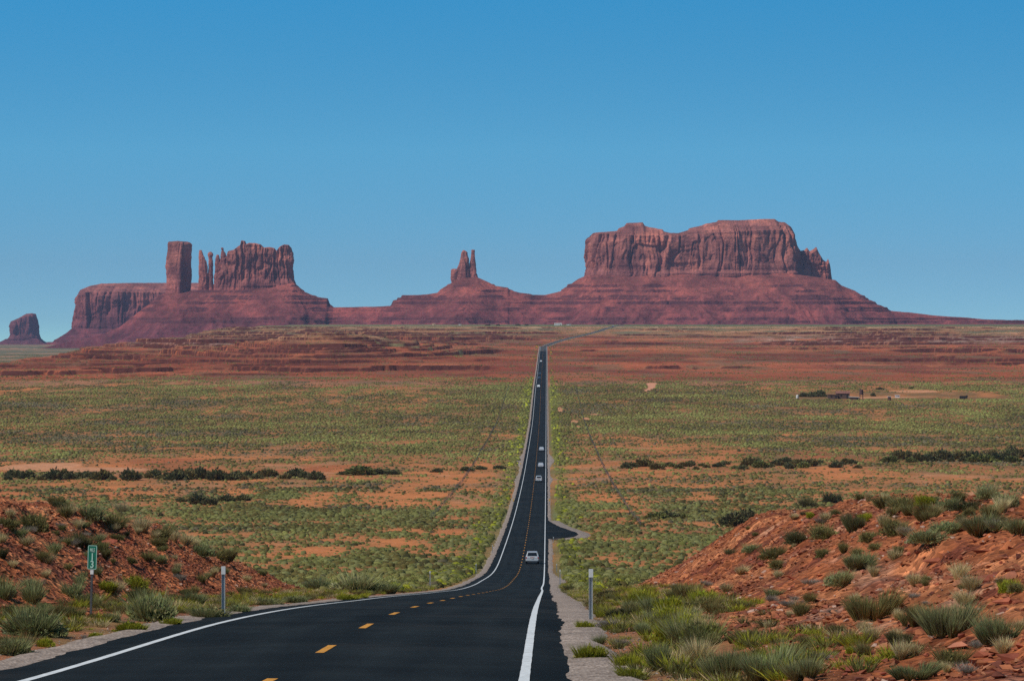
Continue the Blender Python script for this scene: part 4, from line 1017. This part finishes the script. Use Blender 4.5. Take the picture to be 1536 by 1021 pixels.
def diamond(x, y, label, sz=1.5):
    g = ray_ground(x, y + 3.2, 2500); t = empty('warning_sign', g)
    MB().box((0, 0, 1.2), (.09, .09, 2.8)).build('post', M_DARKSTEEL, t)
    MB().box((0, -.08, 2.6), (sz / 1.414, .02, sz / 1.414), Matrix.Rotation(math.radians(45), 3, 'Y'), .004).build('sign_panel', M_SIGNYEL, t); tag(t, label, 'road sign')
diamond(826.5, 529, 'yellow diamond sign right of the highway below the far bend')
diamond(805, 519.5, 'yellow diamond sign left of the highway at the far bend')

# ------------------------------------------------------------------ cars
M_GLASS = simple('dark_car_glass', (.012, .014, .018), .08, 0, .1, 3, .6); M_TYRE = simple('tyre_rubber', (.018, .018, .018), .85, 0, .2)
M_RIM = simple('alloy_rim', (.45, .46, .48), .35, .7, .1); M_RED = simple('tail_light_red', (.35, .012, .012), .25, 0, .1); M_LAMP = simple('head_lamp_clear', (.75, .78, .8), .15, 0, .05)
M_PLASTIC = simple('black_trim', (.025, .025, .028), .6, 0, .1); M_PLATE = simple('licence_plate', (.55, .45, .38), .5, 0, .1)
PAINT = {}
def paint(c):
    if c not in PAINT:
        m = simple('car_paint', c, .32, .25, .04, 3, .5); m.node_tree.nodes['Principled BSDF'].inputs['Coat Weight'].default_value = .5; PAINT[c] = m
    return PAINT[c]
SUVST = [(-2.32, .42, .80, .86, .92, .78), (-2.25, .34, 1.02, .93, 1.08, .84), (-1.98, .32, 1.08, .95, 1.66, .70), (-1.3, .3, 1.08, .96, 1.75, .71), (0.1, .3, 1.06, .96, 1.76, .71),
         (.5, .3, 1.05, .96, 1.68, .69), (1.2, .3, 1.02, .95, 1.07, .82), (2.0, .32, .92, .92, .97, .76), (2.28, .36, .72, .86, .78, .70), (2.33, .42, .60, .80, .64, .66)]
def make_car(colour, kind='suv'):
    hs = {'suv': 1., 'sedan': .83, 'van': 1.18}[kind]
    st = [(y, zb, zl * (1 if kind != 'sedan' else .92), hw, zt if zt - zl < .2 else zl + (zt - zl) * hs * (1 if kind != 'sedan' else .95), wt) for (y, zb, zl, hw, zt, wt) in SUVST]
    if kind == 'sedan': st[2] = (-1.25, .3, .98, .95, 1.36, .68); st[1] = (-2.2, .34, .94, .92, .98, .82); st[3] = (-.9, .3, .98, .95, 1.42, .70)
    t = empty('car', (0, 0, 0)); P = []
    for (y, zb, zl, hw, zt, wt) in st:
        half = [(hw * .80, zb), (hw * .97, zb + .06), (hw, zb + .3 if zb + .3 < zl else zl - .05), (hw * .99, zl - .08), (hw * .95, zl), (wt, zt - .03), (wt * .82, zt)]
        ring = [(a, y, b) for a, b in half] + [(-a, y, b) for a, b in half[::-1]]; P.append(ring)
    P = np.array(P); nr, nc = P.shape[:2]; bm = bmesh.new(); vs = [[bm.verts.new(P[i, j]) for j in range(nc)] for i in range(nr)]
    for i in range(nr - 1):
        for j in range(nc): bm.faces.new((vs[i][j], vs[i][(j + 1) % nc], vs[i + 1][(j + 1) % nc], vs[i + 1][j]))
    bm.faces.new(vs[0]); bm.faces.new(vs[-1][::-1]); bmesh.ops.recalc_face_normals(bm, faces=bm.faces)
    me = bpy.data.meshes.new('body'); bm.to_mesh(me); bm.free(); me.materials.append(paint(colour)); link('body', me, t)
    def quad(nm, a, b, c, d, mat, off=.008, inset=.06, par=t):
        Q = [np.array(q, float) for q in (a, b, c, d)]; ce = sum(Q) / 4; Q = [ce + (q - ce) * (1 - inset) for q in Q]; n_ = np.cross(Q[1] - Q[0], Q[2] - Q[0]); n_ /= np.linalg.norm(n_)
        if np.dot(n_, ce - np.array([0, 0, .8])) < 0: n_ = -n_
        return MB().poly([tuple(q + n_ * off) for q in Q]).build(nm, mat, par)
    R = lambda i, j: P[i, j]
    i = 1; quad('rear_window', R(1, 5), R(2, 5), R(2, 8), R(1, 8), M_GLASS, .02, .14)
    quad('windshield', R(6, 5), R(5, 5), R(5, 8), R(6, 8), M_GLASS, .012, .05)
    for s, (a, b) in ((1, (4, 5)), (-1, (9, 8))):
        for i0, i1 in ((2, 3), (3, 4), (4, 5)): quad('side_window', R(i0, a), R(i1, a), R(i1, b), R(i0, b), M_GLASS, .008, .10)
        y0 = st[0][0]; MB().box((s * .83, y0 + .06, .86 if kind != 'sedan' else .78), (.17, .13, .26 if kind != 'sedan' else .15), None, .02).build('tail_light', M_RED, t)
        MB().box((s * .70, 2.29, .66), (.26, .08, .12), None, .02).build('headlight', M_LAMP, t)
        MB().box((s * 1.04, .75, 1.08 * (hs if kind == 'sedan' else 1)), (.17, .10, .15), None, .02).build('mirror', M_PLASTIC, t)
        for y in (-1.38, 1.42):
            w = MB().tube((s * .70, y, .36), (s * .955, y, .36), .36, None, 20).build('wheel', M_TYRE, t); MB().tube((s * .94, y, .36), (s * .962, y, .36), .21, None, 14).build('rim', M_RIM, w)
        if kind == 'suv': MB().tube((s * .60, -1.7, 1.80), (s * .60, .2, 1.81), .02, None, 6).build('roof_rail', M_PLASTIC, t)
    MB().box((0, st[0][0] - .01, .50), (1.62, .16, .20), None, .03).build('bumper', paint(colour), t)
    MB().box((0, st[0][0] + .02, .37), (1.35, .16, .10), None, .02).build('bumper_trim', M_PLASTIC, t)
    MB().box((0, 2.32, .48), (1.5, .14, .22), None, .03).build('bumper', M_PLASTIC, t)
    MB().box((0, 2.32, .72), (.7, .08, .14), None, .02).build('grille', M_PLASTIC, t)
    MB().box((0, st[0][0] - .035, .78 if kind != 'sedan' else .7), (.32, .02, .16)).build('licence_plate', M_PLATE, t)
    if kind != 'sedan': MB().box((0, st[0][0] - .01, .93), (.6, .03, .05)).build('trim_strip', M_RED, t)
    return t
def put_car(proto, y, lane, label, away=True, d=None, first=[None]):
    if d is None: d = float(np.interp(-y, -np.array(RY[3:23]), RD[3:23]))
    x = float(xroad(np.array(d))) + lane; h = 1.; tx = float((xroad(np.array(d + 2.)) - xroad(np.array(d - 2.))) / 4); sl = float((zhi(np.array(d + 2.)) - zhi(np.array(d - 2.))) / 4)
    proto.location = (x, d, float(zhi(np.array(d))) + .0 + .001 * 0); yaw = -math.atan(tx) + (0 if away else math.pi)
    proto.rotation_euler = (math.atan(sl) * (1 if away else -1), 0, yaw); tag(proto, label, 'car', 'cars driving on the highway'); return proto
suv = make_car((.50, .52, .54)); put_car(suv, 844, 1.55, 'silver SUV seen from behind, nearest car on the highway')
suvw = make_car((.62, .63, .63)); put_car(suvw, 724, 1.35, 'white SUV heading away, second car from the camera')
sed = make_car((.55, .56, .58), 'sedan'); put_car(sed, 701, 1.7, 'light sedan heading away, third car from the camera')
sed2 = copy_tree(sed); put_car(sed2, 680, 1.7, 'light sedan heading away, fourth car from the camera')
van = make_car((.70, .71, .70), 'van'); put_car(van, 582, -1.5, 'white van coming towards the camera where the green valley floor ends', False)
sb = make_car((.05, .08, .12), 'sedan'); put_car(sb, 570, -1.6, 'small dark blue car right behind the white van', False)
s3 = copy_tree(sb); put_car(s3, 563.5, -1.4, 'small dark car second behind the white van', False)
v2 = copy_tree(suvw); put_car(v2, 544, -1.4, 'white SUV coming down the far red slope', False)
s4 = copy_tree(sb); put_car(s4, 526, 1.3, 'tiny dark car just below the far bend', True)
s5 = copy_tree(sb); put_car(s5, 490.5, 1.3, 'tiny dark car cresting the rim at the end of the visible road', True)
s6 = copy_tree(suv); put_car(s6, 490, -1.4, 'tiny grey car coming over the rim at the end of the visible road', False)
print('cars done')

# ------------------------------------------------------------------ homestead and distant houses
M_WOOD = simple('weathered_wood', (.11, .065, .05), .9, 0, .35, 2); M_ROOF = simple('rusty_roof', (.20, .085, .06), .8, 0, .3, 1.5); M_WALLW = simple('white_siding', (.66, .64, .6), .7, 0, .08, 1)
M_RUST = simple('rusted_iron', (.10, .045, .04), .8, .2, .35, 3); M_DARK = simple('dark_opening', (.02, .018, .016), .9)
M_TAN = simple('tan_siding', (.62, .42, .25), .8, 0, .1, 1)
def house(x, y, w, dp, h, label, wall, roof, name='house', rh=.8, flat=False, doors=1, wins=2, cat=None, d=None, rz=0, reach=1500):
    g = ray_ground(x, y, reach) if d is None else ((x - CX) / F * d, d, float(gz(np.array((x - CX) / F * d), np.array(float(d)))))
    t = empty(name, g, rz)
    MB().box((0, 0, h / 2 - .2), (w, dp, h + .4)).build('wall', wall, t)
    m = MB()
    if flat: m.box((0, 0, h + .13), (w + .6, dp + .6, .2), Matrix.Rotation(math.radians(3), 3, 'Y'))
    else:
        a, b = w / 2 + .35, dp / 2 + .35; A = [(-a, -b, h + .02), (a, -b, h + .02), (a, b, h + .02), (-a, b, h + .02), (-a, 0, h + rh), (a, 0, h + rh)]
        for f in ((0, 1, 5, 4), (2, 3, 4, 5), (0, 4, 3), (1, 2, 5), (0, 3, 2, 1)): m.poly([A[k] for k in f])
    m.build('roof', roof, t)
    for k in range(wins): wx = -w / 2 + w * (k + .7) / (wins + doors); MB().box((wx, -dp / 2 - .02, h * .58), (min(.9, w * .18), .06, h * .28)).build('window', M_GLASS, t)
    for k in range(doors): wx = w / 2 - w * .18 - k * w * .3; MB().box((wx, -dp / 2 - .02, h * .38), (min(.9, w * .3), .06, h * .76)).build('door', M_DARK, t)
    tag(t, label, cat or name.replace('_', ' ')); return t
house(1249, 598, 5.5, 3.5, 2.3, 'low wooden shed with rusty roof at the left of the homestead', M_WOOD, M_ROOF, 'shed', flat=True, wins=1)
house(1264, 597.5, 7.5, 5, 2.9, 'largest wooden cabin with pitched rusty roof in the homestead', M_WOOD, M_ROOF, 'cabin', rh=1.5, wins=1)
house(1281, 599.5, 5.5, 2.5, 1.5, 'low pale-roofed pen building in front of the cabin', M_WOOD, M_WALLW, 'animal_shelter', flat=True, doors=1, wins=0, cat='shed')
house(1334, 600.5, 1.7, 1.6, 2.1, 'small outhouse with white side right of the rusty tower', M_WOOD, M_WALLW, 'outhouse', flat=True, wins=0)
house(1346, 596, 2.4, 2, 1.3, 'small white box shed right of the outhouse', M_WALLW, M_WALLW, 'storage_box', flat=True, doors=0, wins=1)
g = ray_ground(1292, 598.5, 1500); t = empty('water_tower', g)
for sx in (-.9, .9):
    for sy in (-.9, .9): MB().tube((sx, sy, -.3), (sx * .9, sy * .9, 2.6), .14, .12, 6).build('leg', M_RUST, t)
MB().box((0, 0, 1.3), (2.0, .1, .12), Matrix.Rotation(.5, 3, 'Y')).box((0, 0, 2.62), (2.3, 2.3, .14)).build('platform', M_RUST, t)
MB().tube((0, 0, 2.7), (0, 0, 5.2), 1.15, 1.1, 16).build('tank', M_RUST, t); MB().tube((0, 0, 5.2), (0, 0, 5.7), 1.2, .1, 16).build('tank_lid', M_RUST, t)
tag(t, 'dark rusty water tank standing on legs right of the cabin', 'water tower')
g = ray_ground(1196, 598, 1500); t = empty('water_tank', g); MB().tube((0, 0, -.2), (0, 0, 2.0), .75, None, 18).build('tank', M_WALLW, t); MB().tube((0, 0, 2.0), (0, 0, 2.3), .75, .2, 18).build('tank_lid', M_WALLW, t); tag(t, 'white upright water tank left of the homestead trees', 'water tank')
g = ray_ground(1445, 599, 1500); t = empty('stock_trailer', g)
MB().box((0, 0, 1.35), (4.2, 2, 1.5), None, .05).build('body', M_DARK, t); MB().box((1.9, 0, 1.6), (.9, 2.02, 1.5), Matrix.Rotation(.25, 3, 'Y')).build('ramp', M_DARK, t)
for sx in (-.8, .3): w = MB().tube((sx, -1.1, .35), (sx, -.9, .35), .36, None, 14).build('wheel', M_TYRE, t)
tag(t, 'dark trailer parked alone on the green flat at the right', 'trailer')
house(837, 486.2, 14, 6, 3.2, 'white trailer house with windows on the rim left of the road end', M_WALLW, M_WALLW, 'mobile_home', rh=.9, wins=4, d=6250)
house(853, 486.2, 8, 5, 2.6, 'smaller pale trailer house right of the white one on the rim', M_WALLW, M_ROOF, 'mobile_home', rh=.7, wins=2, d=6300)
house(650.5, 486.2, 5, 4, 3.0, 'small tan hut catching the light on the rim below the twin spire', M_TAN, M_TAN, 'hut', rh=.6, wins=1, d=6150)
house(690, 486.2, 4.5, 4, 2.8, 'small bluish white hut on the rim under the twin spire', M_WALLW, M_ROOF, 'hut', rh=.6, wins=1, d=6200)
for x, w, l in ((732, 9, 'left dark tree on the rim below the twin spire'), (747, 7, 'second dark tree on the rim right of the twin spire'), (777, 9, 'dark tree on the rim near the middle'), (790, 7, 'rightmost dark tree on the rim before the white trailer')):
    d = 6200.; X_ = (x - CX) / F * d; o = link('tree', list(CM.values())[0]); o.location = (X_, d, float(gz(np.array(X_), np.array(d))) - .2); o.scale = (w * .9, w * .9, 3.6); tag(o, l, 'tree')

# ------------------------------------------------------------------ buttes
def PX(x, D): return (x - CX) / F * D
def PZ(y, D): return -(y - HY) / F * D
def flutes(X, Y, z, A, sc=1., seed=0):
    wp = noise3(X / (40 * sc), Y / (40 * sc), z / (30 * sc), seed + 20); X = X + 4.5 * sc * wp; Y = Y + 3.5 * sc * noise3(X / (35 * sc), Y / (35 * sc), z / (24 * sc), seed + 21)
    n0 = noise3(X / (75 * sc), Y / (75 * sc), z / (120 * sc), seed + 30)
    n1 = noise3(X / (26 * sc), Y / (26 * sc), z / (240 * sc), seed); n2 = noise3(X / (11 * sc), Y / (11 * sc), z / (120 * sc), seed + 1); n3 = noise3(X / (4.5 * sc), Y / (4.5 * sc), z / (18 * sc), seed + 2)
    crack = -np.exp(-(n2 / .09) ** 2) * 1.0 - np.exp(-(n1 / .06) ** 2) * 1.7
    blocky = noise3(X / (17 * sc), Y / (17 * sc), z / (22 * sc), seed + 3); blocky = np.round(blocky * 2.5) / 2.5
    alc = noise3(X / (38 * sc), Y / (38 * sc), z / (34 * sc), seed + 31)
    return A * (1.1 * n0 - .6 * sstep(alc, .25, .5) + .75 * n1 + .55 * n2 + .34 * n3 + .6 * crack + .5 * blocky)
def wall_loft(prof_top, prof_rim, prof_base, D, b, n=3.2, A=7., sc=1., seed=0, rows=56, cap=16, step=1.5, batter=5., yshift=0.):
    x0, x1 = prof_top[0][0], prof_top[-1][0]; f = lambda p, X: np.interp(X, [PX(q[0], D) for q in p], [PZ(q[1], D) for q in p])
    a = (PX(x1, D) - PX(x0, D)) / 2; cx = (PX(x1, D) + PX(x0, D)) / 2; cy = D + b + yshift
    per = 2 * (2 * a + 2 * b); Nn = int(per / step); t = np.linspace(0, 2 * np.pi, Nn * 6, endpoint=False)
    e = 2. / n; xx = a * np.sign(np.cos(t)) * np.abs(np.cos(t)) ** e; yy = b * np.sign(np.sin(t)) * np.abs(np.sin(t)) ** e
    s = np.concatenate([[0], np.cumsum(np.hypot(np.diff(xx), np.diff(yy)))]); q = np.linspace(0, s[-1], Nn, endpoint=False); xx = np.interp(q, s, xx); yy = np.interp(q, s, yy)
    nx_ = np.gradient(yy); ny_ = -np.gradient(xx); l = np.hypot(nx_, ny_) + 1e-9; nx_, ny_ = nx_ / l, ny_ / l
    X0 = cx + xx; Y0 = cy + yy; zt = f(prof_top, X0); zr = f(prof_rim, X0); zb = f(prof_base, X0) - 14
    R = []
    V_ = np.linspace(0, 1, rows)
    for v in V_:
        z = zb + (zr - zb) * v
        low = 1 - sstep(v, .12, .42)
        d = flutes(X0, Y0, z, A, sc, seed) * (1 - .55 * low) + batter * (1 - v) + 3.5 * low + 1.6 * sc * np.round(noise2(z / (5.5 * sc), X0 / 260, seed + 9) * 3) / 3 * (.5 + low)
        R.append(np.stack([X0 + nx_ * d, Y0 + ny_ * d, z], -1))
    last = R[-1]
    for k in range(1, cap + 1):
        w = k / cap; g = sstep(w, 0, 1) * .3 + w * .7; st = np.round(g * 3) / 3 * .9 + g * .1
        Xk = last[:, 0] + (cx - last[:, 0]) * .04 * w; Yk = last[:, 1] + (cy - last[:, 1]) * w
        ztk = f(prof_top, Xk); z = zr + (ztk - zr) * st + .8 * noise2(Xk / 6, Yk / 6, seed + 5) * (1 - w * .5)
        R.append(np.stack([Xk, Yk, z], -1))
    V = np.array(R); return V.reshape(-1, 3), grid_faces(V.shape[0], Nn, True)
def tower_loft(prof, D, ratio, A=3., sc=.6, seed=0, yshift=0., rows=60, bmin=4., step=1.2, n=2.6, rot=0.):
    ys = [p[0] for p in prof]; zt, zb = PZ(ys[0], D), PZ(ys[-1], D) - 12
    Nn = max(24, int(2 * np.pi * (PX(prof[-1][2], D) - PX(prof[-1][1], D)) / 2 / step)); t = np.linspace(0, 2 * np.pi, Nn, endpoint=False); e = 2. / n
    R = []; zz = np.linspace(zb, zt, rows); wmax = max(p[2] - p[1] for p in prof)
    for z in zz:
        y = HY - z / D * F; xl = np.interp(y, ys, [p[1] for p in prof]); xr = np.interp(y, ys, [p[2] for p in prof])
        a = (PX(xr, D) - PX(xl, D)) / 2; cx = PX((xl + xr) / 2, D); b = max(bmin * .5, a * ratio)
        ex = np.sign(np.cos(t)) * np.abs(np.cos(t)) ** e; ey = np.sign(np.sin(t)) * np.abs(np.sin(t)) ** e
        if rot: ex, ey = ex * math.cos(rot) - ey * math.sin(rot), ex * math.sin(rot) + ey * math.cos(rot); q_ = np.abs(ex).max(); ex, ey = ex / q_, ey / q_
        X0 = cx + a * ex; Y0 = D + yshift + b * ey; d = flutes(X0 + 0 * t, Y0, z, A * min(1, a / 12 + .25), sc, seed) + .5 * sc * noise2(z / 4, 0 * t + X0 / 30, seed + 9)
        l = np.hypot(ex, ey); R.append(np.stack([X0 + ex / l * d, Y0 + ey / l * d, np.full_like(X0, z) + 0 * t], -1))
    top = R[-1]
    for k in (1, 2, 3):
        w = k / 3; c = top[:, :2].mean(0); Q = top.copy(); Q[:, :2] = Q[:, :2] + (c - Q[:, :2]) * w; Q[:, 2] += 1.2 * sc * noise2(Q[:, 0] / 4, Q[:, 1] / 4, seed) + w * 1.0; R.append(Q)
    V = np.array(R); return V.reshape(-1, 3), grid_faces(V.shape[0], Nn, True)
def join(name, parts, mat, label):
    Vs, Fs, n = [], [], 0
    for V, Fc in parts: Vs.append(V); Fs.append(Fc + n); n += len(V)
    o = link(name, mesh_from(name, np.concatenate(Vs), np.concatenate(Fs), mat, False)); tag(o, label, kind='structure'); return o

D1 = 7600.
TOPB = [(886, 353), (891, 348), (927, 345), (930, 341), (938, 338), (942, 333), (966, 332), (969, 337), (975, 339), (996, 343), (998, 346), (1007, 348), (1020, 348.5), (1035, 344), (1037, 341), (1055, 337), (1062, 334), (1078, 331.5), (1081, 328.5), (1110, 329), (1150, 327), (1166, 327), (1171, 331), (1181, 332), (1190, 338), (1193, 342), (1198, 352), (1201, 366)]
RIMB = [(886, 357), (893, 350), (905, 350), (960, 353), (1010, 353), (1060, 350), (1110, 346), (1170, 344), (1190, 350), (1198, 360), (1201, 374)]
BASB = [(880, 413), (1000, 411), (1180, 410), (1204, 412)]
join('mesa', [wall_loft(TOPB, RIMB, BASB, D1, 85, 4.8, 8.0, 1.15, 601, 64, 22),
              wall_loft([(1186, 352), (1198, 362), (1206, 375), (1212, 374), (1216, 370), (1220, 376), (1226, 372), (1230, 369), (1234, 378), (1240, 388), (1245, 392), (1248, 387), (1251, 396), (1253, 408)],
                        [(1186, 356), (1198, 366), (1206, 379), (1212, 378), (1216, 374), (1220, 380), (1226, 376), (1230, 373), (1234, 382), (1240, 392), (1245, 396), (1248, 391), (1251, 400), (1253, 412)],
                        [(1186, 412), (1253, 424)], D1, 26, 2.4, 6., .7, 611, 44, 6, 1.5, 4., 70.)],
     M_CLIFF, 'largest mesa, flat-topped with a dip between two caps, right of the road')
CAST = [(327, 392), (330, 388), (333, 386), (338, 385), (341, 376), (350, 374), (356, 369), (360.5, 367), (361.5, 360), (366, 361), (368, 366), (372, 364), (381, 364), (390, 366), (395, 371), (404, 370), (411, 372), (414, 376), (418, 370), (425, 366), (432, 367), (436, 372), (439, 380)]
castle = [wall_loft(CAST, [(x, y + 1.5) for x, y in CAST], [(327, 436), (400, 430), (440, 424)], D1, 24, 3.0, 6.0, .62, 621, 60, 5, 1.2, 3.),
          tower_loft([(362, 250, 279), (363.5, 248.5, 284.5), (366, 248, 286), (385, 247, 286.5), (410, 245.5, 286), (442, 244, 285)], D1, .95, 3.0, 1.0, 631, 24, 70, 8, 1.3, 6., 1.02),
          tower_loft([(375, 298, 301), (380, 297.5, 303), (392, 297, 308), (400, 296.5, 309.5), (436, 295.5, 311)], D1, .9, 2.2, .45, 632, 20),
          tower_loft([(378, 312.5, 316), (381, 311, 318), (386, 312, 317), (395, 311, 318.5), (436, 310, 320)], D1, .9, 2., .45, 633, 22),
          tower_loft([(382, 323.5, 327), (386, 322.5, 328), (400, 321.5, 331), (436, 320, 336)], D1, .9, 2., .45, 634, 20),
          tower_loft([(371.5, 331, 334), (373, 330.2, 334.6), (375, 331.5, 334.5), (380, 330, 337), (392, 328, 340), (436, 326, 342)], D1, .9, 2., .45, 635, 20)]
join('butte', castle, M_CLIFF, 'castle-like butte with a square tower and thin needles on its left')
spire = [tower_loft([(403.5, 677.5, 687), (406, 677, 689), (424, 676.5, 692)], D1, .8, 1.5, .5, 641, 16),
         tower_loft([(375.5, 693.5, 697), (378, 691.5, 700), (385, 690.5, 701), (387, 689.5, 702), (396, 688, 703), (405, 684, 704), (424, 681, 708)], D1, .8, 2.4, .45, 642, 18),
         tower_loft([(374.5, 706.8, 711.8), (385, 706, 712.6), (395, 703.5, 713.5), (406, 702.5, 714), (415, 700, 716), (424, 698, 718)], D1, .8, 1.8, .4, 643, 20)]
join('rock_spire', spire, M_CLIFF, 'small twin-pointed rock spire on its cone between the castle butte and the mesa')
D2 = 9600.
TM = [(108, 440), (112, 434), (128, 428), (145, 424.5), (190, 423.5), (240, 423.5), (300, 423.5), (320, 426)]
RM2 = [(108, 446), (114, 441), (128, 438), (150, 437), (240, 438), (320, 440)]
join('mesa', [wall_loft(TM, RM2, [(108, 492), (200, 492), (320, 492)], D2, 130, 5.5, 12., 1.5, 651, 50, 12, 2.2, 8.)], M_CLIFF, 'wide flat mesa half hidden behind the castle butte')
D3 = 12500.
TF = [(11, 486), (13, 482), (25, 477), (36, 470.5), (45, 469.5), (51, 471), (53, 480)]
join('butte', [wall_loft(TF, [(11, 489), (25, 480), (36, 474), (51, 475), (53, 486)], [(9, 509), (56, 509)], D3, 55, 3., 9., 1.2, 661, 40, 8, 2.2, 7.)], M_CLIFF, 'small lone butte at the far left edge of the horizon')

def ridge(name, prof, D, halfw, zb_of, label, x0, x1, dx, dyn, run=1.9, mat=M_TALUS, seed=0, beds=None, gul=.2):
    xs = np.arange(PX(x0, D), PX(x1, D), dx); R = np.interp(xs, [PX(p[0], D) for p in prof], [PZ(p[1], D) for p in prof]); bw = np.interp(xs, [PX(p[0], D) for p in halfw], [p[1] for p in halfw])
    zb = zb_of(xs); Lm = np.maximum(40, (R - zb) * run)
    yy = np.concatenate([-np.linspace(1.05, 0, dyn), np.linspace(.0, 1., 12)[1:], 1 + np.linspace(0, 1.05, 24)[1:]])   # front slope, top, back slope
    Ym = np.where(yy[:, None] < 0, D + yy[:, None] * Lm[None], np.where(yy[:, None] <= 1, D + yy[:, None] * 2 * bw[None], D + 2 * bw[None] + (yy[:, None] - 1) * Lm[None]))
    t = np.where(yy < 0, -yy, np.where(yy > 1, yy - 1, 0))[:, None]; Xm = np.repeat(xs[None], len(yy), 0)
    wx = Xm + 26 * noise2(Xm / 60, Ym / 45, seed + 11) + 9 * noise2(Xm / 17, Ym / 17, seed + 12); g = noise2(wx / 70, Ym / 190, seed) * .6 + .3 * noise2(wx / 24, Ym / 60, seed + 1) + .14 * noise2(wx / 9, Ym / 14, seed + 13); gg_ = np.abs(noise2(wx / 48, Ym / 170, seed + 2))
    tt = np.clip(t * (1 + gul * g * 1.2), 0, 1.2); pf = np.clip(1 - tt, 0, 1) ** 1.22
    ks = max(3, int(70 / dx)); ker = np.hanning(ks * 2 + 1); ker /= ker.sum(); Rs = np.convolve(np.pad(R, ks, mode='edge'), ker, 'valid'); mixr = sstep(t, .02, .22)
    z = zb[None] + ((R[None] * (1 - mixr) + Rs[None] * mixr) - zb[None]) * pf; z = z - gul * 24 * (1 - gg_) ** 4 * np.clip(t * 3, 0, 1) * pf * np.clip((R - zb)[None] / 100, 0, 1)
    z = z + 3.2 * fbm2(Xm / 20, Ym / 14, 4, seed + 4) * np.clip(t * 4 + .15, 0, 1)
    hm = np.clip(.30 + 1.8 * fbm2(Xm / 55, Ym / 60 + z / 18, 4, seed + 7), 0, 1.2)
    zl = ledges(z, beds, 5.5, 5.0, .4); z = z + (zl - z) * hm
    z[0] = z[0] * 0 + np.minimum(z[0], zb - 6); z[-1] = np.minimum(z[-1], zb - 6)
    o = link(name, mesh_from(name, np.stack([Xm, Ym, z], -1).reshape(-1, 3), grid_faces(*Xm.shape), mat, False)); tag(o, label, kind='structure')
RID = [(60, 522), (150, 503), (180, 490), (205, 470), (238, 444), (246, 440), (290, 436), (330, 436), (400, 430), (440, 424), (448, 431), (455, 437), (466, 442), (478, 446), (491, 447.5), (493, 455), (500, 461), (530, 460.5), (560, 460), (586, 458.5), (590, 450), (603, 444.5), (640, 441.5), (656, 439), (662, 433), (676, 425), (700, 416), (716, 416), (730, 422), (744, 429), (762, 431), (764, 435), (780, 439), (795, 440.5), (802, 443), (818, 442.5), (842, 436.5), (846, 432), (858, 425), (868, 418), (880, 413), (1000, 410), (1180, 410), (1215, 414), (1253, 420), (1262, 428), (1282, 436), (1290, 441), (1310, 452), (1328, 461), (1334, 465), (1370, 469), (1400, 473), (1440, 476), (1480, 479), (1540, 480.5), (1700, 482), (1900, 486)]
HWD = [(60, 20), (240, 26), (440, 24), (500, 16), (660, 14), (700, 16), (790, 12), (860, 60), (890, 84), (1190, 84), (1260, 60), (1400, 30), (1900, 20)]
BEDS = [-4, 2.5, 22.5, 25, 39, 49, 53, 66, 78]
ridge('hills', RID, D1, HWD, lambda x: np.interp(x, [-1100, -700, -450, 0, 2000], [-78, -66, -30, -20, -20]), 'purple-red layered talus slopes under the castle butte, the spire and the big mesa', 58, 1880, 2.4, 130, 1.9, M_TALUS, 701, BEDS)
ridge('hills', [(40, 525), (62, 520), (80, 511), (100, 499), (108, 492), (200, 491), (320, 491), (345, 515)], D2, [(60, 60), (110, 130), (320, 130)], lambda x: 0 * x - 82, 'talus skirt of the wide flat mesa behind the castle butte', 42, 345, 4., 60, 1.6, M_TALUS, 711, [-60, -48, -36])
ridge('hills', [(-30, 522), (0, 512.5), (9, 508), (30, 506.5), (56, 508), (64, 515), (80, 517), (100, 522)], D3, [(-30, 40), (10, 55), (56, 55)], lambda x: 0 * x - 112, 'talus skirt of the lone butte at the far left', -30, 100, 5., 40, 1.5, M_TALUS, 721, [-85, -75])
ridge('hills', [(-200, 512), (-60, 513), (60, 514.5), (72, 512.5), (80, 513), (95, 516), (160, 518)], 13600., [(0, 40)], lambda x: 0 * x - 140, 'thin blue line of the farthest hills at the left', -200, 160, 12., 20, 2., M_TALUS, 731, [-85])

# ------------------------------------------------------------------ haze
m = bpy.data.materials.new('haze'); m.use_nodes = True; n = m.node_tree; n.nodes.clear(); o_ = n.nodes.new('ShaderNodeOutputMaterial'); pv = n.nodes.new('ShaderNodeVolumePrincipled')
pv.inputs['Density'].default_value = HAZE_DENSITY; pv.inputs['Color'].default_value = HAZE_COLOUR; pv.inputs['Anisotropy'].default_value = .0; n.links.new(pv.outputs[0], o_.inputs['Volume'])
MB().box((0, 7200, 40), (11000, 15200, 440)).build('haze', m); tag(bpy.data.objects['haze'], 'thin blue air filling the whole valley', kind='stuff')
